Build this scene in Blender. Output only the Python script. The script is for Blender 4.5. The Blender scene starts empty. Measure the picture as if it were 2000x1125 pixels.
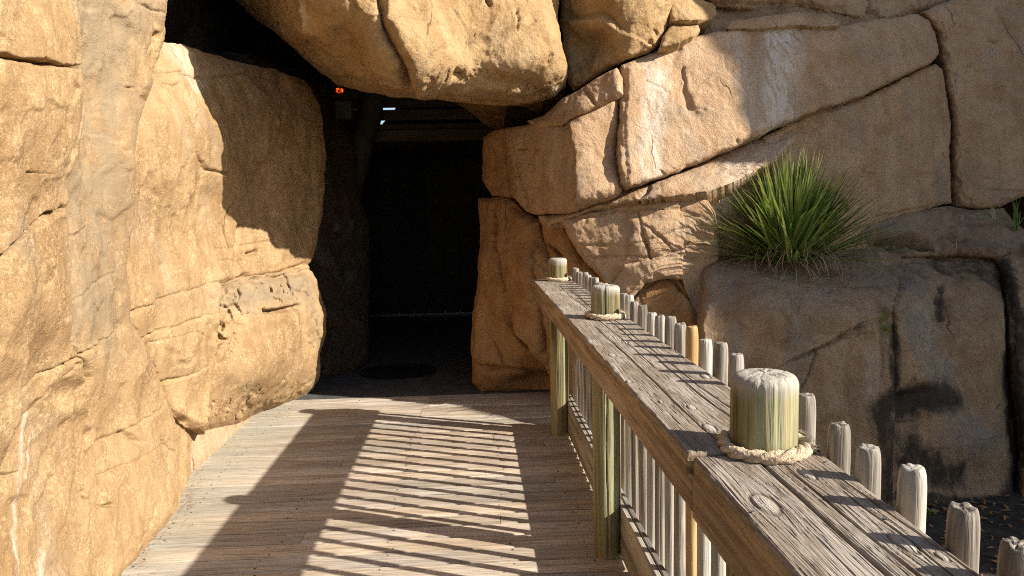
import bpy, math, random
import numpy as np
from mathutils import Vector, Matrix
random.seed(7)
R = math.radians
S = bpy.context.scene
# ------------------------------------------------------------------ camera
F = 1444.0                      # focal length in pixels of a 2000 px wide frame
YAW, PITCH, ROLL, EYE = R(2.84), R(5.74), R(1.2), 1.6
fw = np.array([math.sin(YAW)*math.cos(PITCH), math.cos(YAW)*math.cos(PITCH), -math.sin(PITCH)])
rt = np.array([math.cos(YAW), -math.sin(YAW), 0.0]); up = np.cross(rt, fw)
rt, up = rt*math.cos(ROLL)-up*math.sin(ROLL), up*math.cos(ROLL)+rt*math.sin(ROLL)
cd = bpy.data.cameras.new('camera'); cam = bpy.data.objects.new('camera', cd); S.collection.objects.link(cam)
cd.sensor_width = 36; cd.lens = 36*F/2000; cd.clip_start = .02; cd.clip_end = 2000
M = Matrix.Identity(4)
for i in range(3):
    M[i][0], M[i][1], M[i][2] = rt[i], up[i], -fw[i]
M[2][3] = EYE
cam.matrix_world = M; S.camera = cam
# ------------------------------------------------------------------ world, sun, exposure
SUN = np.array([-.915, .403, -.575]); SUN /= np.linalg.norm(SUN)      # the way the light travels
W = bpy.data.worlds.new('World'); S.world = W; W.use_nodes = True
nt = W.node_tree; bg = nt.nodes['Background']
sky = nt.nodes.new('ShaderNodeTexSky'); sky.sky_type = 'NISHITA'; sky.sun_disc = False
sky.sun_elevation = math.asin(-SUN[2]); sky.sun_rotation = math.atan2(-SUN[0], -SUN[1])
nt.links.new(sky.outputs[0], bg.inputs[0]); bg.inputs[1].default_value = .08
sd = bpy.data.lights.new('sun', 'SUN'); sd.energy = 5; sd.angle = R(.55); sd.color = (1, .93, .82)
so = bpy.data.objects.new('sun', sd); S.collection.objects.link(so)
so.rotation_euler = Vector(SUN).to_track_quat('-Z', 'Y').to_euler()
S.view_settings.view_transform = 'Standard'; S.view_settings.look = 'None'
S.view_settings.exposure = 1.08; S.view_settings.gamma = 1
S.cycles.use_denoising = False; S.cycles.filter_width = 1.05; S.cycles.max_bounces = 6; S.cycles.diffuse_bounces = 4

# ------------------------------------------------------------------ small tools
def ray(x, y):
    x = np.asarray(x, float)[..., None]; y = np.asarray(y, float)[..., None]
    return fw + rt*(x-1000)/F + up*(562.5-y)/F
EYEP = np.array([0, 0, EYE])
def at(x, y, Y):
    v = ray(x, y); return EYEP + v*(Y/v[..., 1])[..., None] if v.ndim > 1 else EYEP + v*(Y/v[1])
def onx(x, y, X):
    v = ray(x, y); return EYEP + v*(X/v[0])
_rng = np.random.RandomState(3); _perm = np.concatenate([_rng.permutation(256)]*3)
_g = _rng.randn(256, 3); _g /= np.linalg.norm(_g, axis=1)[:, None]; _g *= 1.5
def pn(P):
    P = np.asarray(P, float); i = np.floor(P).astype(int); f = P-i; i &= 255
    u = f*f*f*(f*(f*6-15)+10); out = 0
    for dx in (0, 1):
        wx = u[..., 0] if dx else 1-u[..., 0]
        for dy in (0, 1):
            wy = u[..., 1] if dy else 1-u[..., 1]
            for dz in (0, 1):
                wz = u[..., 2] if dz else 1-u[..., 2]
                g = _g[_perm[_perm[_perm[(i[..., 0]+dx) & 255]+((i[..., 1]+dy) & 255)]+((i[..., 2]+dz) & 255)]]
                d = f-np.array([dx, dy, dz]); out = out + wx*wy*wz*(g*d).sum(-1)
    return out
def fbm(P, o=4, g=.5, ridge=False):
    a, s, t = 1., 0., 0.
    for k in range(o):
        n = pn(P*2**k+k*17.3); n = (1-2*np.abs(n)) if ridge else n
        s = s+a*n; t += a; a *= g
    return s/t
def facet(P, seed=0.):
    # tilted flat plates: every cell of a jittered lattice carries its own plane
    i = np.floor(P).astype(int); ws = 0.; out = 0.
    for dx in (-1, 0, 1):
        for dy in (-1, 0, 1):
            for dz in (-1, 0, 1):
                c = i+np.array([dx, dy, dz]); k = _perm[_perm[_perm[c[..., 0] & 255]+(c[..., 1] & 255)]+(c[..., 2] & 255)]
                D = P-c-.5-_g[k]*.27; d2 = (D*D).sum(-1); v = (D*_g[(k+91) & 255]).sum(-1)+.25*_g[(k+37) & 255][..., 0]
                w = np.exp(-30*d2); ws = ws+w; out = out+w*v
    return out/(ws+1e-12)
def p2(x, y, z=0.): return np.stack(np.broadcast_arrays(np.asarray(x, float), np.asarray(y, float), z), -1)
def mesh(name, V, Fq, mat, parent=None, attrs=None, smooth=True, tri=None):
    me = bpy.data.meshes.new(name); V = np.asarray(V, np.float32); Fq = np.asarray(Fq, np.int32).reshape(-1, 4)
    ntri = 0 if tri is None else len(tri); n4 = len(Fq)
    me.vertices.add(len(V)); me.vertices.foreach_set('co', V.ravel())
    me.loops.add(n4*4+ntri*3); li = Fq.ravel()
    if ntri: li = np.concatenate([li, np.asarray(tri, np.int32).ravel()])
    me.loops.foreach_set('vertex_index', li)
    me.polygons.add(n4+ntri)
    st = np.concatenate([np.arange(n4)*4, n4*4+np.arange(ntri)*3]).astype(np.int32)
    me.polygons.foreach_set('loop_start', st)
    me.polygons.foreach_set('use_smooth', np.full(n4+ntri, smooth))
    me.update(calc_edges=True); me.validate()
    for k, a in (attrs or {}).items():
        at_ = me.attributes.new(k, 'FLOAT', 'POINT'); at_.data.foreach_set('value', np.asarray(a, np.float32))
    if mat: me.materials.append(mat)
    o = bpy.data.objects.new(name, me); S.collection.objects.link(o)
    if parent: o.parent = parent
    return o
def recentre(o):
    me = o.data; n = len(me.vertices); c = np.empty(n*3, np.float32); me.vertices.foreach_get('co', c); c = c.reshape(-1, 3)
    m = (c.min(0)+c.max(0))/2; m[2] = c[:, 2].min(); c -= m; me.vertices.foreach_set('co', c.ravel()); me.update(); o.location = m
def tag(o, label=None, cat=None, group=None, kind=None):
    for k, v in (('label', label), ('category', cat), ('group', group), ('kind', kind)):
        if v: o[k] = v
    return o
def thing(name, label, cat, loc=(0, 0, 0), group=None):
    o = bpy.data.objects.new(name, None); S.collection.objects.link(o); o.location = loc; o.empty_display_size = .2
    return tag(o, label, cat, group)
class MB:
    def __init__(s): s.v = []; s.f = []; s.a = []
    def add(s, V, Fq, a=0.):
        b = len(s.v); s.v += [tuple(p) for p in V]; s.f += [tuple(b+i for i in q) for q in Fq]; s.a += [a]*len(V)
    def box(s, x0, x1, y0, y1, z0, z1, bev=.004, a=0., jit=0.):
        # an eight-sided bevelled bar: octagonal section, long axis = longest side
        d = (x1-x0, y1-y0, z1-z0); ax = d.index(max(d)); o = [i for i in range(3) if i != ax]
        lo, hi = (x0, y0, z0), (x1, y1, z1); b = min(bev, d[o[0]]*.4, d[o[1]]*.4)
        p, q, P, Q = lo[o[0]], lo[o[1]], hi[o[0]], hi[o[1]]
        sec = [(p+b, q), (P-b, q), (P, q+b), (P, Q-b), (P-b, Q), (p+b, Q), (p, Q-b), (p, q+b)]
        V = []
        for t, e in ((lo[ax], b), (lo[ax]+b, 0), (hi[ax]-b, 0), (hi[ax], b)):
            for u, w in sec:
                c = [0, 0, 0]; cu, cw = (p+P)/2, (q+Q)/2
                k1 = 1-e/max(.001, (P-p)/2) if e else 1; k2 = 1-e/max(.001, (Q-q)/2) if e else 1
                c[ax] = t; c[o[0]] = cu+(u-cu)*k1; c[o[1]] = cw+(w-cw)*k2; V.append(c)
        Fq = [(r*8+i, r*8+(i+1) % 8, r*8+8+(i+1) % 8, r*8+8+i) for r in range(3) for i in range(8)]
        Fq += [(0, 1, 2, 3), (0, 3, 4, 7), (7, 4, 5, 6)] + [(24, 25, 26, 27), (24, 27, 28, 31), (31, 28, 29, 30)]
        s.add(V, Fq, a)
    def build(s, name, mat, parent=None, smooth=False):
        o = mesh(name, s.v, s.f, mat, parent, {'rnd': s.a}, smooth)
        import bmesh
        bm = bmesh.new(); bm.from_mesh(o.data); bmesh.ops.recalc_face_normals(bm, faces=bm.faces); bm.to_mesh(o.data); bm.free()
        return o

# ------------------------------------------------------------------ materials
def newmat(name):
    m = bpy.data.materials.new(name); m.use_nodes = True; t = m.node_tree
    return m, t, t.nodes['Principled BSDF']
class NT:
    def __init__(s, t): s.t = t
    def n(s, ty, **k):
        n = s.t.nodes.new('ShaderNode'+ty)
        for a, b in k.items(): setattr(n, a, b)
        return n
    def put(s, sock, v):
        if hasattr(v, 'links') or isinstance(v, bpy.types.NodeSocket): s.t.links.new(v, sock)
        else: sock.default_value = v
    def noise(s, vec, scale, det=4, rough=.55, dist=0):
        n = s.n('TexNoise'); s.put(n.inputs['Vector'], vec); n.inputs['Scale'].default_value = scale
        n.inputs['Detail'].default_value = det; n.inputs['Roughness'].default_value = rough; n.inputs['Distortion'].default_value = dist
        return n.outputs[0]
    def vscale(s, vec, v):
        n = s.n('VectorMath', operation='MULTIPLY'); s.put(n.inputs[0], vec); n.inputs[1].default_value = v; return n.outputs[0]
    def vadd(s, a, b):
        n = s.n('VectorMath', operation='ADD'); s.put(n.inputs[0], a); s.put(n.inputs[1], b); return n.outputs[0]
    def ramp(s, f, a, b, lo=0., hi=1.):
        n = s.n('MapRange', interpolation_type='SMOOTHSTEP'); s.put(n.inputs[0], f)
        n.inputs[1].default_value = a; n.inputs[2].default_value = b; n.inputs[3].default_value = lo; n.inputs[4].default_value = hi
        return n.outputs[0]
    def mix(s, f, a, b, mode='MIX'):
        n = s.n('Mix', data_type='RGBA', blend_type=mode); s.put(n.inputs[0], f)
        for i, v in ((6, a), (7, b)): s.put(n.inputs[i], v if not isinstance(v, tuple) else (*v, 1))
        return n.outputs[2]
    def math(s, op, a, b=0.):
        n = s.n('Math', operation=op); s.put(n.inputs[0], a); s.put(n.inputs[1], b); return n.outputs[0]
    def attr(s, name): return s.n('Attribute', attribute_name=name).outputs['Fac']
    def bump(s, h, strength, dist, normal=None):
        n = s.n('Bump'); s.put(n.inputs['Height'], h); n.inputs['Strength'].default_value = strength; n.inputs['Distance'].default_value = dist
        if normal: s.put(n.inputs['Normal'], normal)
        return n.outputs[0]
def rockmat(name, dark, mid, light, speck=.6, spcol=(.62, .45, .26), bump=1., grey=.3, streak=.5, grit=1., gcol=(.26, .23, .19)):
    m, t, b = newmat(name); q = NT(t); P = q.n('NewGeometry').outputs['Position']
    big = q.ramp(q.noise(P, .9, 5, .6, .4), .36, .64)
    med = q.ramp(q.noise(P, 4.5, 6, .65, .3), .35, .68)
    st = q.ramp(q.noise(q.vscale(P, (5., 5., .55)), 2.2, 5, .6, .5), .42, .66)
    c = q.mix(big, dark, mid); c = q.mix(q.math('MULTIPLY', med, .75), c, light)
    c = q.mix(q.math('MULTIPLY', st, streak*.55), c, tuple(x*.55 for x in dark))
    g = q.ramp(q.noise(P, 1.7, 4, .6, 1.), .52, .7)
    c = q.mix(q.math('MULTIPLY', g, grey), c, (.30, .27, .22))
    f1 = q.ramp(q.noise(P, 62, 3, .6, .6), .47, .63)
    f2 = q.ramp(q.noise(P, 7, 3, .6), .38, .6)
    c = q.mix(q.math('MULTIPLY', q.math('MULTIPLY', f1, f2), speck), c, spcol)
    d1 = q.ramp(q.noise(P, 38, 5, .7, .4), .58, .74)
    c = q.mix(q.math('MULTIPLY', d1, .45), c, tuple(x*.42 for x in dark))
    gr = q.noise(P, 190, 3, .75); c = q.mix(q.math('MULTIPLY', q.ramp(gr, .52, .70), .5*grit), c, tuple(x*.40 for x in dark))
    c = q.mix(q.math('MULTIPLY', q.ramp(gr, .47, .33), .45*grit), c, tuple(min(1, x*1.35) for x in light))
    wp = q.n('TexNoise'); q.put(wp.inputs['Vector'], P); wp.inputs['Scale'].default_value = 2.2; wp.inputs['Detail'].default_value = 6
    vo = q.n('TexVoronoi', feature='DISTANCE_TO_EDGE'); q.put(vo.inputs['Vector'], q.vadd(q.vscale(P, (1, 1, .7)), q.vscale(wp.outputs[1], (.3, .3, .3)))); vo.inputs['Scale'].default_value = 1.15
    cm = q.ramp(q.noise(P, 1.35, 3, .6), .54, .62); ck = q.math('MULTIPLY', q.ramp(vo.outputs[0], .008, .002), cm)
    c = q.mix(q.math('MULTIPLY', ck, .6), c, tuple(x*.25 for x in dark))
    # stains: pale mineral runs, black damp, moss
    wn = q.ramp(q.noise(q.vscale(P, (16, 16, 1.2)), 1.6, 5, .65), .34, .62)
    c = q.mix(q.math('MULTIPLY', q.attr('white'), q.math('ADD', q.math('MULTIPLY', wn, .8), .12)), c, (.62, .56, .48))
    bn = q.ramp(q.noise(P, 9, 6, .7), .3, .6)
    bf = q.ramp(q.math('ADD', q.attr('black'), q.math('MULTIPLY', q.noise(q.vscale(P, (9, 9, 4)), 1., 9, .8), 2.2)), 1.3, 2.05)
    c = q.mix(q.math('MULTIPLY', bf, .9), c, (.024, .020, .016))
    c = q.mix(q.math('MULTIPLY', q.attr('moss'), bn), c, (.10, .11, .015))
    c = q.mix(q.math('MULTIPLY', q.math('MULTIPLY', q.attr('grey'), q.ramp(q.noise(P, 6, 6, .7), .3, .6)), .85), c, gcol)
    t.links.new(c, b.inputs['Base Color']); b.inputs['Roughness'].default_value = .88
    b.inputs['Specular IOR Level'].default_value = .25
    h1 = q.noise(P, 26, 7, .72, .2); h2 = q.noise(P, 8, 6, .65, .6); h3 = q.noise(P, 130, 4, .7)
    h = q.math('ADD', q.math('MULTIPLY', h1, .65), q.math('ADD', q.math('MULTIPLY', h2, .5), q.math('MULTIPLY', h3, .30)))
    h = q.math('SUBTRACT', h, q.math('MULTIPLY', ck, .5))
    t.links.new(q.bump(h, .8*bump, .045), b.inputs['Normal'])
    return m
ROCK_L = rockmat('ochre_rock', (.225, .133, .058), (.315, .197, .092), (.395, .262, .135), speck=.65, spcol=(.50, .355, .20), grey=.25, bump=.6, gcol=(.235, .18, .115))
ROCK_O = rockmat('overhang_rock', (.30, .18, .075), (.43, .27, .125), (.52, .36, .19), speck=.3, bump=1.05, grey=.25)
ROCK_R = rockmat('tan_rock', (.37, .225, .12), (.49, .315, .185), (.56, .40, .26), speck=.3, grey=.45, bump=1.)
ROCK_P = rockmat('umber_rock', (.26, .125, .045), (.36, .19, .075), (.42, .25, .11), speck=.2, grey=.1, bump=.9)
ROCK_D = rockmat('damp_rock', (.20, .125, .07), (.34, .21, .11), (.44, .31, .195), speck=.3, grey=.2, bump=1.1, spcol=(.4, .33, .25), gcol=(.24, .215, .185))
ROCK_C = rockmat('cave_rock', (.03, .02, .011), (.045, .03, .017), (.06, .04, .024), speck=.1, grey=.2)  # near-black albedo: the cave's darkness is put into the colour
def woodmat(name, base, dark, light, axis, scale=1., bump=.5, grain=1., spots=0., extra=None, use_rnd=True):
    m, t, b = newmat(name); q = NT(t); P = q.n('NewGeometry').outputs['Position']
    if use_rnd:
        cb = q.n('CombineXYZ'); r = q.attr('rnd')
        for i, k in ((0, 7.3), (1, 3.1), (2, 5.7)): t.links.new(q.math('MULTIPLY', r, k), cb.inputs[i])
        P = q.vadd(P, cb.outputs[0])
    st = [34*scale]*3; st[axis] = 1.1*scale; lo = [7*scale]*3; lo[axis] = .8*scale
    f = q.noise(q.vscale(P, tuple(st)), 1.6, 6, .62, .35); f0 = q.noise(q.vscale(P, tuple(lo)), 1., 4, .6, .4)
    ff = q.ramp(f, .38, .64); c = q.mix(ff, dark, base); c = q.mix(q.ramp(f0, .42, .68), c, light)
    fine = [120*scale]*3; fine[axis] = 3*scale
    c = q.mix(q.math('MULTIPLY', q.ramp(q.noise(q.vscale(P, tuple(fine)), 1., 4, .6), .52, .66), .45*grain), c, tuple(x*.45 for x in dark))
    if use_rnd:
        r = q.attr('rnd'); hv = q.n('HueSaturation'); t.links.new(c, hv.inputs['Color'])
        t.links.new(q.ramp(q.math('FRACT', q.math('MULTIPLY', r, 13.7)), 0, 1, .84, 1.13), hv.inputs['Value'])
        t.links.new(q.ramp(q.math('FRACT', q.math('MULTIPLY', r, 5.1)), 0, 1, .75, 1.2), hv.inputs['Saturation']); c = hv.outputs[0]
    if extra: c = extra(q, c, P)
    t.links.new(c, b.inputs['Base Color']); b.inputs['Roughness'].default_value = .8; b.inputs['Specular IOR Level'].default_value = .25
    h = q.math('ADD', q.math('MULTIPLY', f, .7), q.math('MULTIPLY', q.noise(q.vscale(P, tuple(fine)), 1., 3, .6), .3))
    t.links.new(q.bump(h, bump, .008), b.inputs['Normal'])
    return m
def deck_extra(q, c, P):
    d = q.ramp(q.noise(P, 1.3, 5, .6, .6), .42, .66)
    c = q.mix(q.math('MULTIPLY', d, .3), c, (.38, .265, .165))
    n = q.ramp(q.noise(q.vscale(P, (3, 16, 3)), 2.2, 4, .7), .66, .74)
    c = q.mix(q.math('MULTIPLY', n, .7), c, (.07, .05, .035))
    sx = q.n('SeparateXYZ'); q.put(sx.inputs[0], q.n('NewGeometry').outputs['Position'])
    g = q.ramp(sx.outputs[0], -1.1, -1.75)
    return q.mix(q.math('MULTIPLY', g, .5), c, (.34, .34, .27))
DECK = woodmat('deck_boards_wood', (.45, .38, .30), (.30, .245, .19), (.55, .475, .385), 0, bump=1.0, grain=1.8, scale=1.5, extra=deck_extra)
GREY = woodmat('weathered_wood', (.33, .285, .235), (.15, .125, .10), (.44, .40, .34), 1, bump=.7)
BALW = woodmat('weathered_baluster_wood', (.31, .275, .23), (.12, .10, .08), (.45, .42, .365), 2, bump=.9, use_rnd=False)
TANW = woodmat('new_baluster_wood', (.48, .32, .15), (.32, .19, .07), (.56, .40, .2), 2, bump=.4, use_rnd=False)
SIDE = woodmat('brown_fascia_wood', (.30, .18, .085), (.15, .085, .04), (.38, .26, .14), 1, bump=.6)
def post_extra(q, c, P):
    z = q.n('SeparateXYZ'); q.put(z.inputs[0], P)
    yl = q.ramp(q.noise(q.vscale(P, (26, 26, 1.2)), 1.5, 4, .6), .45, .6)
    c = q.mix(q.math('MULTIPLY', yl, .5), c, (.30, .21, .085))
    tp = q.ramp(q.math('ADD', z.outputs[2], q.math('MULTIPLY', q.noise(q.vscale(P, (30, 30, 3)), 1., 3), .05)), 1.245, 1.29)
    return q.mix(q.math('MULTIPLY', tp, .85), c, (.36, .33, .29))
POST = woodmat('treated_post_wood', (.235, .22, .115), (.08, .066, .03), (.33, .32, .185), 2, bump=.9, extra=post_extra, use_rnd=False)
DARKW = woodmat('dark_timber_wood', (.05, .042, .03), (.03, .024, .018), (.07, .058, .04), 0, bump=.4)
def plain(name, col, rough=.8, metal=0., noise=.25, scale=30, bump=.3):
    m, t, b = newmat(name); q = NT(t); P = q.n('NewGeometry').outputs['Position']
    f = q.ramp(q.noise(P, scale, 5, .6), .35, .65); c = q.mix(f, tuple(x*(1-noise) for x in col), tuple(min(1, x*(1+noise)) for x in col))
    t.links.new(c, b.inputs['Base Color']); b.inputs['Roughness'].default_value = rough; b.inputs['Metallic'].default_value = metal
    t.links.new(q.bump(q.noise(P, scale*1.7, 5, .6), bump, .01), b.inputs['Normal']); return m
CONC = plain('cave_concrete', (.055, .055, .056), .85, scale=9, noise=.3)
SOIL = plain('ditch_soil', (.034, .028, .02), .95, scale=14, noise=.45, bump=1.)
EARTH = plain('earth', (.30, .24, .17), .95, scale=3, noise=.35)
ROPE = plain('cotton_rope', (.58, .45, .31), .9, scale=160, noise=.16, bump=.7)
IRON = plain('iron', (.03, .03, .03), .6, .6)
SCREW = plain('screw_steel', (.30, .29, .28), .45, .9)
NAIL = plain('rusty_nail', (.05, .035, .025), .7, .3)
LITTER = plain('dead_leaf', (.28, .13, .05), .9)

# ------------------------------------------------------------------ rock sheets with their own depth, relief and thickness
def tps(pts, val):
    p = np.array(pts, float)/1000; n = len(p); d = np.linalg.norm(p[:, None]-p[None], axis=2)
    K = np.where(d > 0, d*d*np.log(d+1e-12), 0)+np.eye(n)*1e-4; Pm = np.hstack([np.ones((n, 1)), p])
    A = np.zeros((n+3, n+3)); A[:n, :n] = K; A[:n, n:] = Pm; A[n:, :n] = Pm.T
    w = np.linalg.solve(A, np.concatenate([val, np.zeros(3)]))
    def f(x, y):
        x, y = x/1000, y/1000; s = w[n]+w[n+1]*x+w[n+2]*y
        for i in range(n):
            r2 = (x-p[i, 0])**2+(y-p[i, 1])**2; s = s+w[i]*.5*r2*np.log(r2+1e-12)
        return s
    return f
def seg_dist(x, y, pts, closed=False):
    best = np.full(x.shape, 1e9); cx = x.copy(); cy = y.copy(); side = np.zeros(x.shape); n = len(pts)
    for i in range(n if closed else n-1):
        ax, ay = pts[i]; bx, by = pts[(i+1) % n]; dx, dy = bx-ax, by-ay; L = dx*dx+dy*dy+1e-9
        t = np.clip(((x-ax)*dx+(y-ay)*dy)/L, 0, 1); qx, qy = ax+t*dx, ay+t*dy; d = np.hypot(x-qx, y-qy)
        m = d < best; best = np.where(m, d, best); cx = np.where(m, qx, cx); cy = np.where(m, qy, cy)
        side = np.where(m, np.sign((x-ax)*dy-(y-ay)*dx), side)
    return best, cx, cy, side
def inside(x, y, pts):
    c = np.zeros(x.shape, bool); n = len(pts)
    for i in range(n):
        ax, ay = pts[i]; bx, by = pts[(i+1) % n]
        if ay == by: continue
        c ^= ((ay > y) != (by > y)) & (x < (bx-ax)*(y-ay)/(by-ay)+ax)
    return c
ROCKS = {}
def rock(name, label, cat, poly, ctrl, mat, Rr=.08, T=.6, amp=1., rough=1., cracks=(), steps=(), stains=(), lumps=(), creases=(), g=2.3, wob=5., seed=0, group=None, flat=False):
    xs = [p[0] for p in poly]; ys = [p[1] for p in poly]
    gx, gy = np.meshgrid(np.arange(min(xs)-2*g, max(xs)+2*g, g), np.arange(min(ys)-2*g, max(ys)+2*g, g))
    wx = gx+wob*(fbm(p2(gx/42, gy/42, seed+.5), 4, .6)); wy = gy+wob*(fbm(p2(gx/42, gy/42, seed+9.5), 4, .6))
    ins = inside(wx, wy, poly); d, cx, cy, _ = seg_dist(wx, wy, poly, True)
    q = ins[:-1, :-1] | ins[1:, :-1] | ins[:-1, 1:] | ins[1:, 1:]
    sx = np.where(ins, gx, gx+cx-wx); sy = np.where(ins, gy, gy+cy-wy); d = np.where(ins, d, 0.)
    cv = np.array(ctrl, float); v = ray(cv[:, 0], cv[:, 1]); f = tps(cv[:, :2], v[:, 1]/cv[:, 2])
    inv = np.maximum(f(sx, sy), 1/25.); rr = ray(sx, sy)
    cxp = gx+7*fbm(p2(gx/26, gy/26, seed+3.3), 4, .65); cyp = gy+7*fbm(p2(gx/26, gy/26, seed+6.6), 4, .65); ex = 0*gx
    for pts, sl_ in creases:
        dd, _, _, sg = seg_dist(cxp, cyp, pts); ex = ex+sl_/(inv*F)*np.where(sg < 0, np.sqrt(dd*dd+16)-4, 0)
    P = EYEP+rr*(1/inv+ex)[..., None]; Gv = EYEP+ray(gx, gy)*(1/np.maximum(f(gx, gy), 1/25.)+ex)[..., None]; du = np.gradient(Gv, axis=1); dv = np.gradient(Gv, axis=0)
    N = np.cross(du, dv); N /= np.linalg.norm(N, axis=-1)[..., None]+1e-12; N *= np.where((N*rr).sum(-1) > 0, -1, 1)[..., None]
    mpp = 1/(inv*F)                                  # metres per pixel
    Q = P+seed*3.7
    h = amp*(.05*fbm(Q*.8, 2)+.07*np.abs(fbm(Q*np.array([1., 1., .7])+21, 2))+.010*fbm(Q*2.3+5, 3)-.03*np.abs(fbm(Q*np.array([2.2, 2.2, 1.5])+31, 2)))+rough*(.005*fbm(Q*8, 4, .65)+.006*(fbm(Q*np.array([11, 11, 7])+3, 5, .6, True)-.4))
    wq = Q+.35*np.stack([fbm(Q*1.3+2, 4, .6), fbm(Q*1.3+8, 4, .6), fbm(Q*1.3+14, 4, .6)], -1)
    h += amp*(.032*facet(wq*np.array([1.5, 1.5, 1.1]))+.010*facet(wq*4.2+3))
    # shallow plates: terraced relief as on cleaved rock
    tn = fbm(Q*1.5+11, 4, .55)*4; h += amp*.009*(np.floor(tn)+np.clip((tn-np.floor(tn))*6, 0, 1))
    for pts, w, dep in cracks:
        dd, _, _, _ = seg_dist(cxp, cyp, pts)
        wv = .9*w*(.55+.9*np.clip(.5+1.4*pn(p2(gx/60, gy/60, seed+len(pts))), 0, 1.3))
        h = h-1.35*dep*np.exp(-(dd/wv)**2)*(.5+.8*np.clip(.5+1.5*pn(p2(gx/85+9, gy/85, seed*1.3)), 0, 1))
    for pts, a, fall in steps:                       # relief step: raised on the right-hand side of the line
        dd, _, _, sg = seg_dist(cxp, cyp, pts); s_ = dd*sg
        h = h+a*np.clip(s_/5+.5, 0, 1)*np.exp(-np.maximum(s_, 0)/fall)
    for x, y, rx, ry, a in lumps:
        h = h+a*np.exp(-((gx-x)/rx)**2-((gy-y)/ry)**2)
    dm = d*mpp*np.maximum(.4, 1+.9*np.clip(fbm(Q*4, 3)*1.6, -.6, 1)+.7*np.clip(fbm(Q*15, 3, .6)*1.6, -.5, 1)); k = np.clip(dm/Rr, 0, 1); ru = rr/np.linalg.norm(rr, axis=-1)[..., None]; er = Rr*(.55*(1-k)+.3*(1-k)**3+.35*(k < .3)*(.3-k)*2)
    PP = P+N*(h*(.25+.75*np.clip(d/14, 0, 1)))[..., None]+ru*er[..., None]*1.2
    fade = np.clip(d/(8*g), 0, 1)
    att = {'white': 0*d, 'black': 0*d, 'moss': 0*d, 'grey': 0*d}
    for kind, pts, w, a in stains:                   # (kind, polyline, half width px, strength)
        dd, _, _, _ = seg_dist(cxp+.4*w*fbm(p2(gx/(w+20), gy/(3*w+40), 2.2+seed), 4, .6), cyp, pts)
        att[kind] = np.maximum(att[kind], a*np.clip(1.4-dd/w, 0, 1))
    H, Wd = q.shape; idx = np.arange((H+1)*(Wd+1)).reshape(H+1, Wd+1)
    fq = np.stack([idx[:-1, :-1][q], idx[1:, :-1][q], idx[1:, 1:][q], idx[:-1, 1:][q]], 1)
    used = np.unique(fq); remap = np.full(idx.size, -1); remap[used] = np.arange(len(used)); fq = remap[fq]
    V = PP.reshape(-1, 3)[used]; A = {k_: a.ravel()[used] for k_, a in att.items()}
    e = np.concatenate([fq[:, [0, 1]], fq[:, [1, 2]], fq[:, [2, 3]], fq[:, [3, 0]]])
    key = np.sort(e, 1); kk = key[:, 0].astype(np.int64)*len(used)+key[:, 1]; u_, ix, cn = np.unique(kk, return_index=True, return_counts=True)
    be = e[ix[cn == 1]]; bv = np.unique(be); n0 = len(V)
    back = V[bv]; r0 = back-EYEP; r0 /= np.linalg.norm(r0, axis=1)[:, None]
    cen = V.mean(0); mN = N.reshape(-1, 3)[used].mean(0); mN /= np.linalg.norm(mN)
    bk = back+(r0*.75-mN*.45)*T*.5; bk2 = bk+(r0*.6-mN*.6)*T*.5+(cen-back)*.06
    mp = {int(a): i for i, a in enumerate(bv)}; nb = len(bv)
    be_i = np.array([[mp[int(a)], mp[int(b)]] for a, b in be])
    sk = [np.stack([be[:, 1], be[:, 0], n0+be_i[:, 0], n0+be_i[:, 1]], 1), np.stack([n0+be_i[:, 1], n0+be_i[:, 0], n0+nb+be_i[:, 0], n0+nb+be_i[:, 1]], 1)]
    V = np.concatenate([V, bk, bk2, [bk2.mean(0)]]); ci = len(V)-1
    tri = np.stack([n0+nb+be_i[:, 1], n0+nb+be_i[:, 0], np.full(len(be_i), ci)], 1)
    for k_ in A: A[k_] = np.concatenate([A[k_], np.zeros(2*nb+1)])
    o = mesh(name, V, np.concatenate([fq]+sk), mat, None, A, True, tri)
    recentre(o); tag(o, label, cat, group)
    ROCKS.setdefault(name, []).append(f)
    return o

# ------------------------------------------------------------------ setting: ground, deck, cave floor, core
g_ = MB(); g_.add([(-60, -60, -.72), (60, -60, -.72), (60, 60, -.72), (-60, 60, -.72)], [(0, 1, 2, 3)])
tag(g_.build('ground', EARTH), kind='structure')
nx, ny = 220, 150
X, Y = np.meshgrid(np.linspace(.7, 9, nx), np.linspace(.2, 6.5, ny)); Z = -.62+.05*fbm(p2(X*1.2, Y*1.2), 4)+.02*fbm(p2(X*7, Y*7), 3)
i_ = np.arange(nx*ny).reshape(ny, nx)
o = mesh('ditch_floor', p2(X, Y, Z).reshape(-1, 3), np.stack([i_[:-1, :-1], i_[:-1, 1:], i_[1:, 1:], i_[1:, :-1]], -1).reshape(-1, 4), SOIL); tag(o, kind='structure')
def grain_plank(name, x0, x1, y0, y1, ztop, th, mat, parent, axis, rnd, nu, nv, taper=None, knots=(), amp=.0025, edge=.006):
    pass
dk = MB(); nl = MB(); y = 6.508; row = 0
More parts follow.
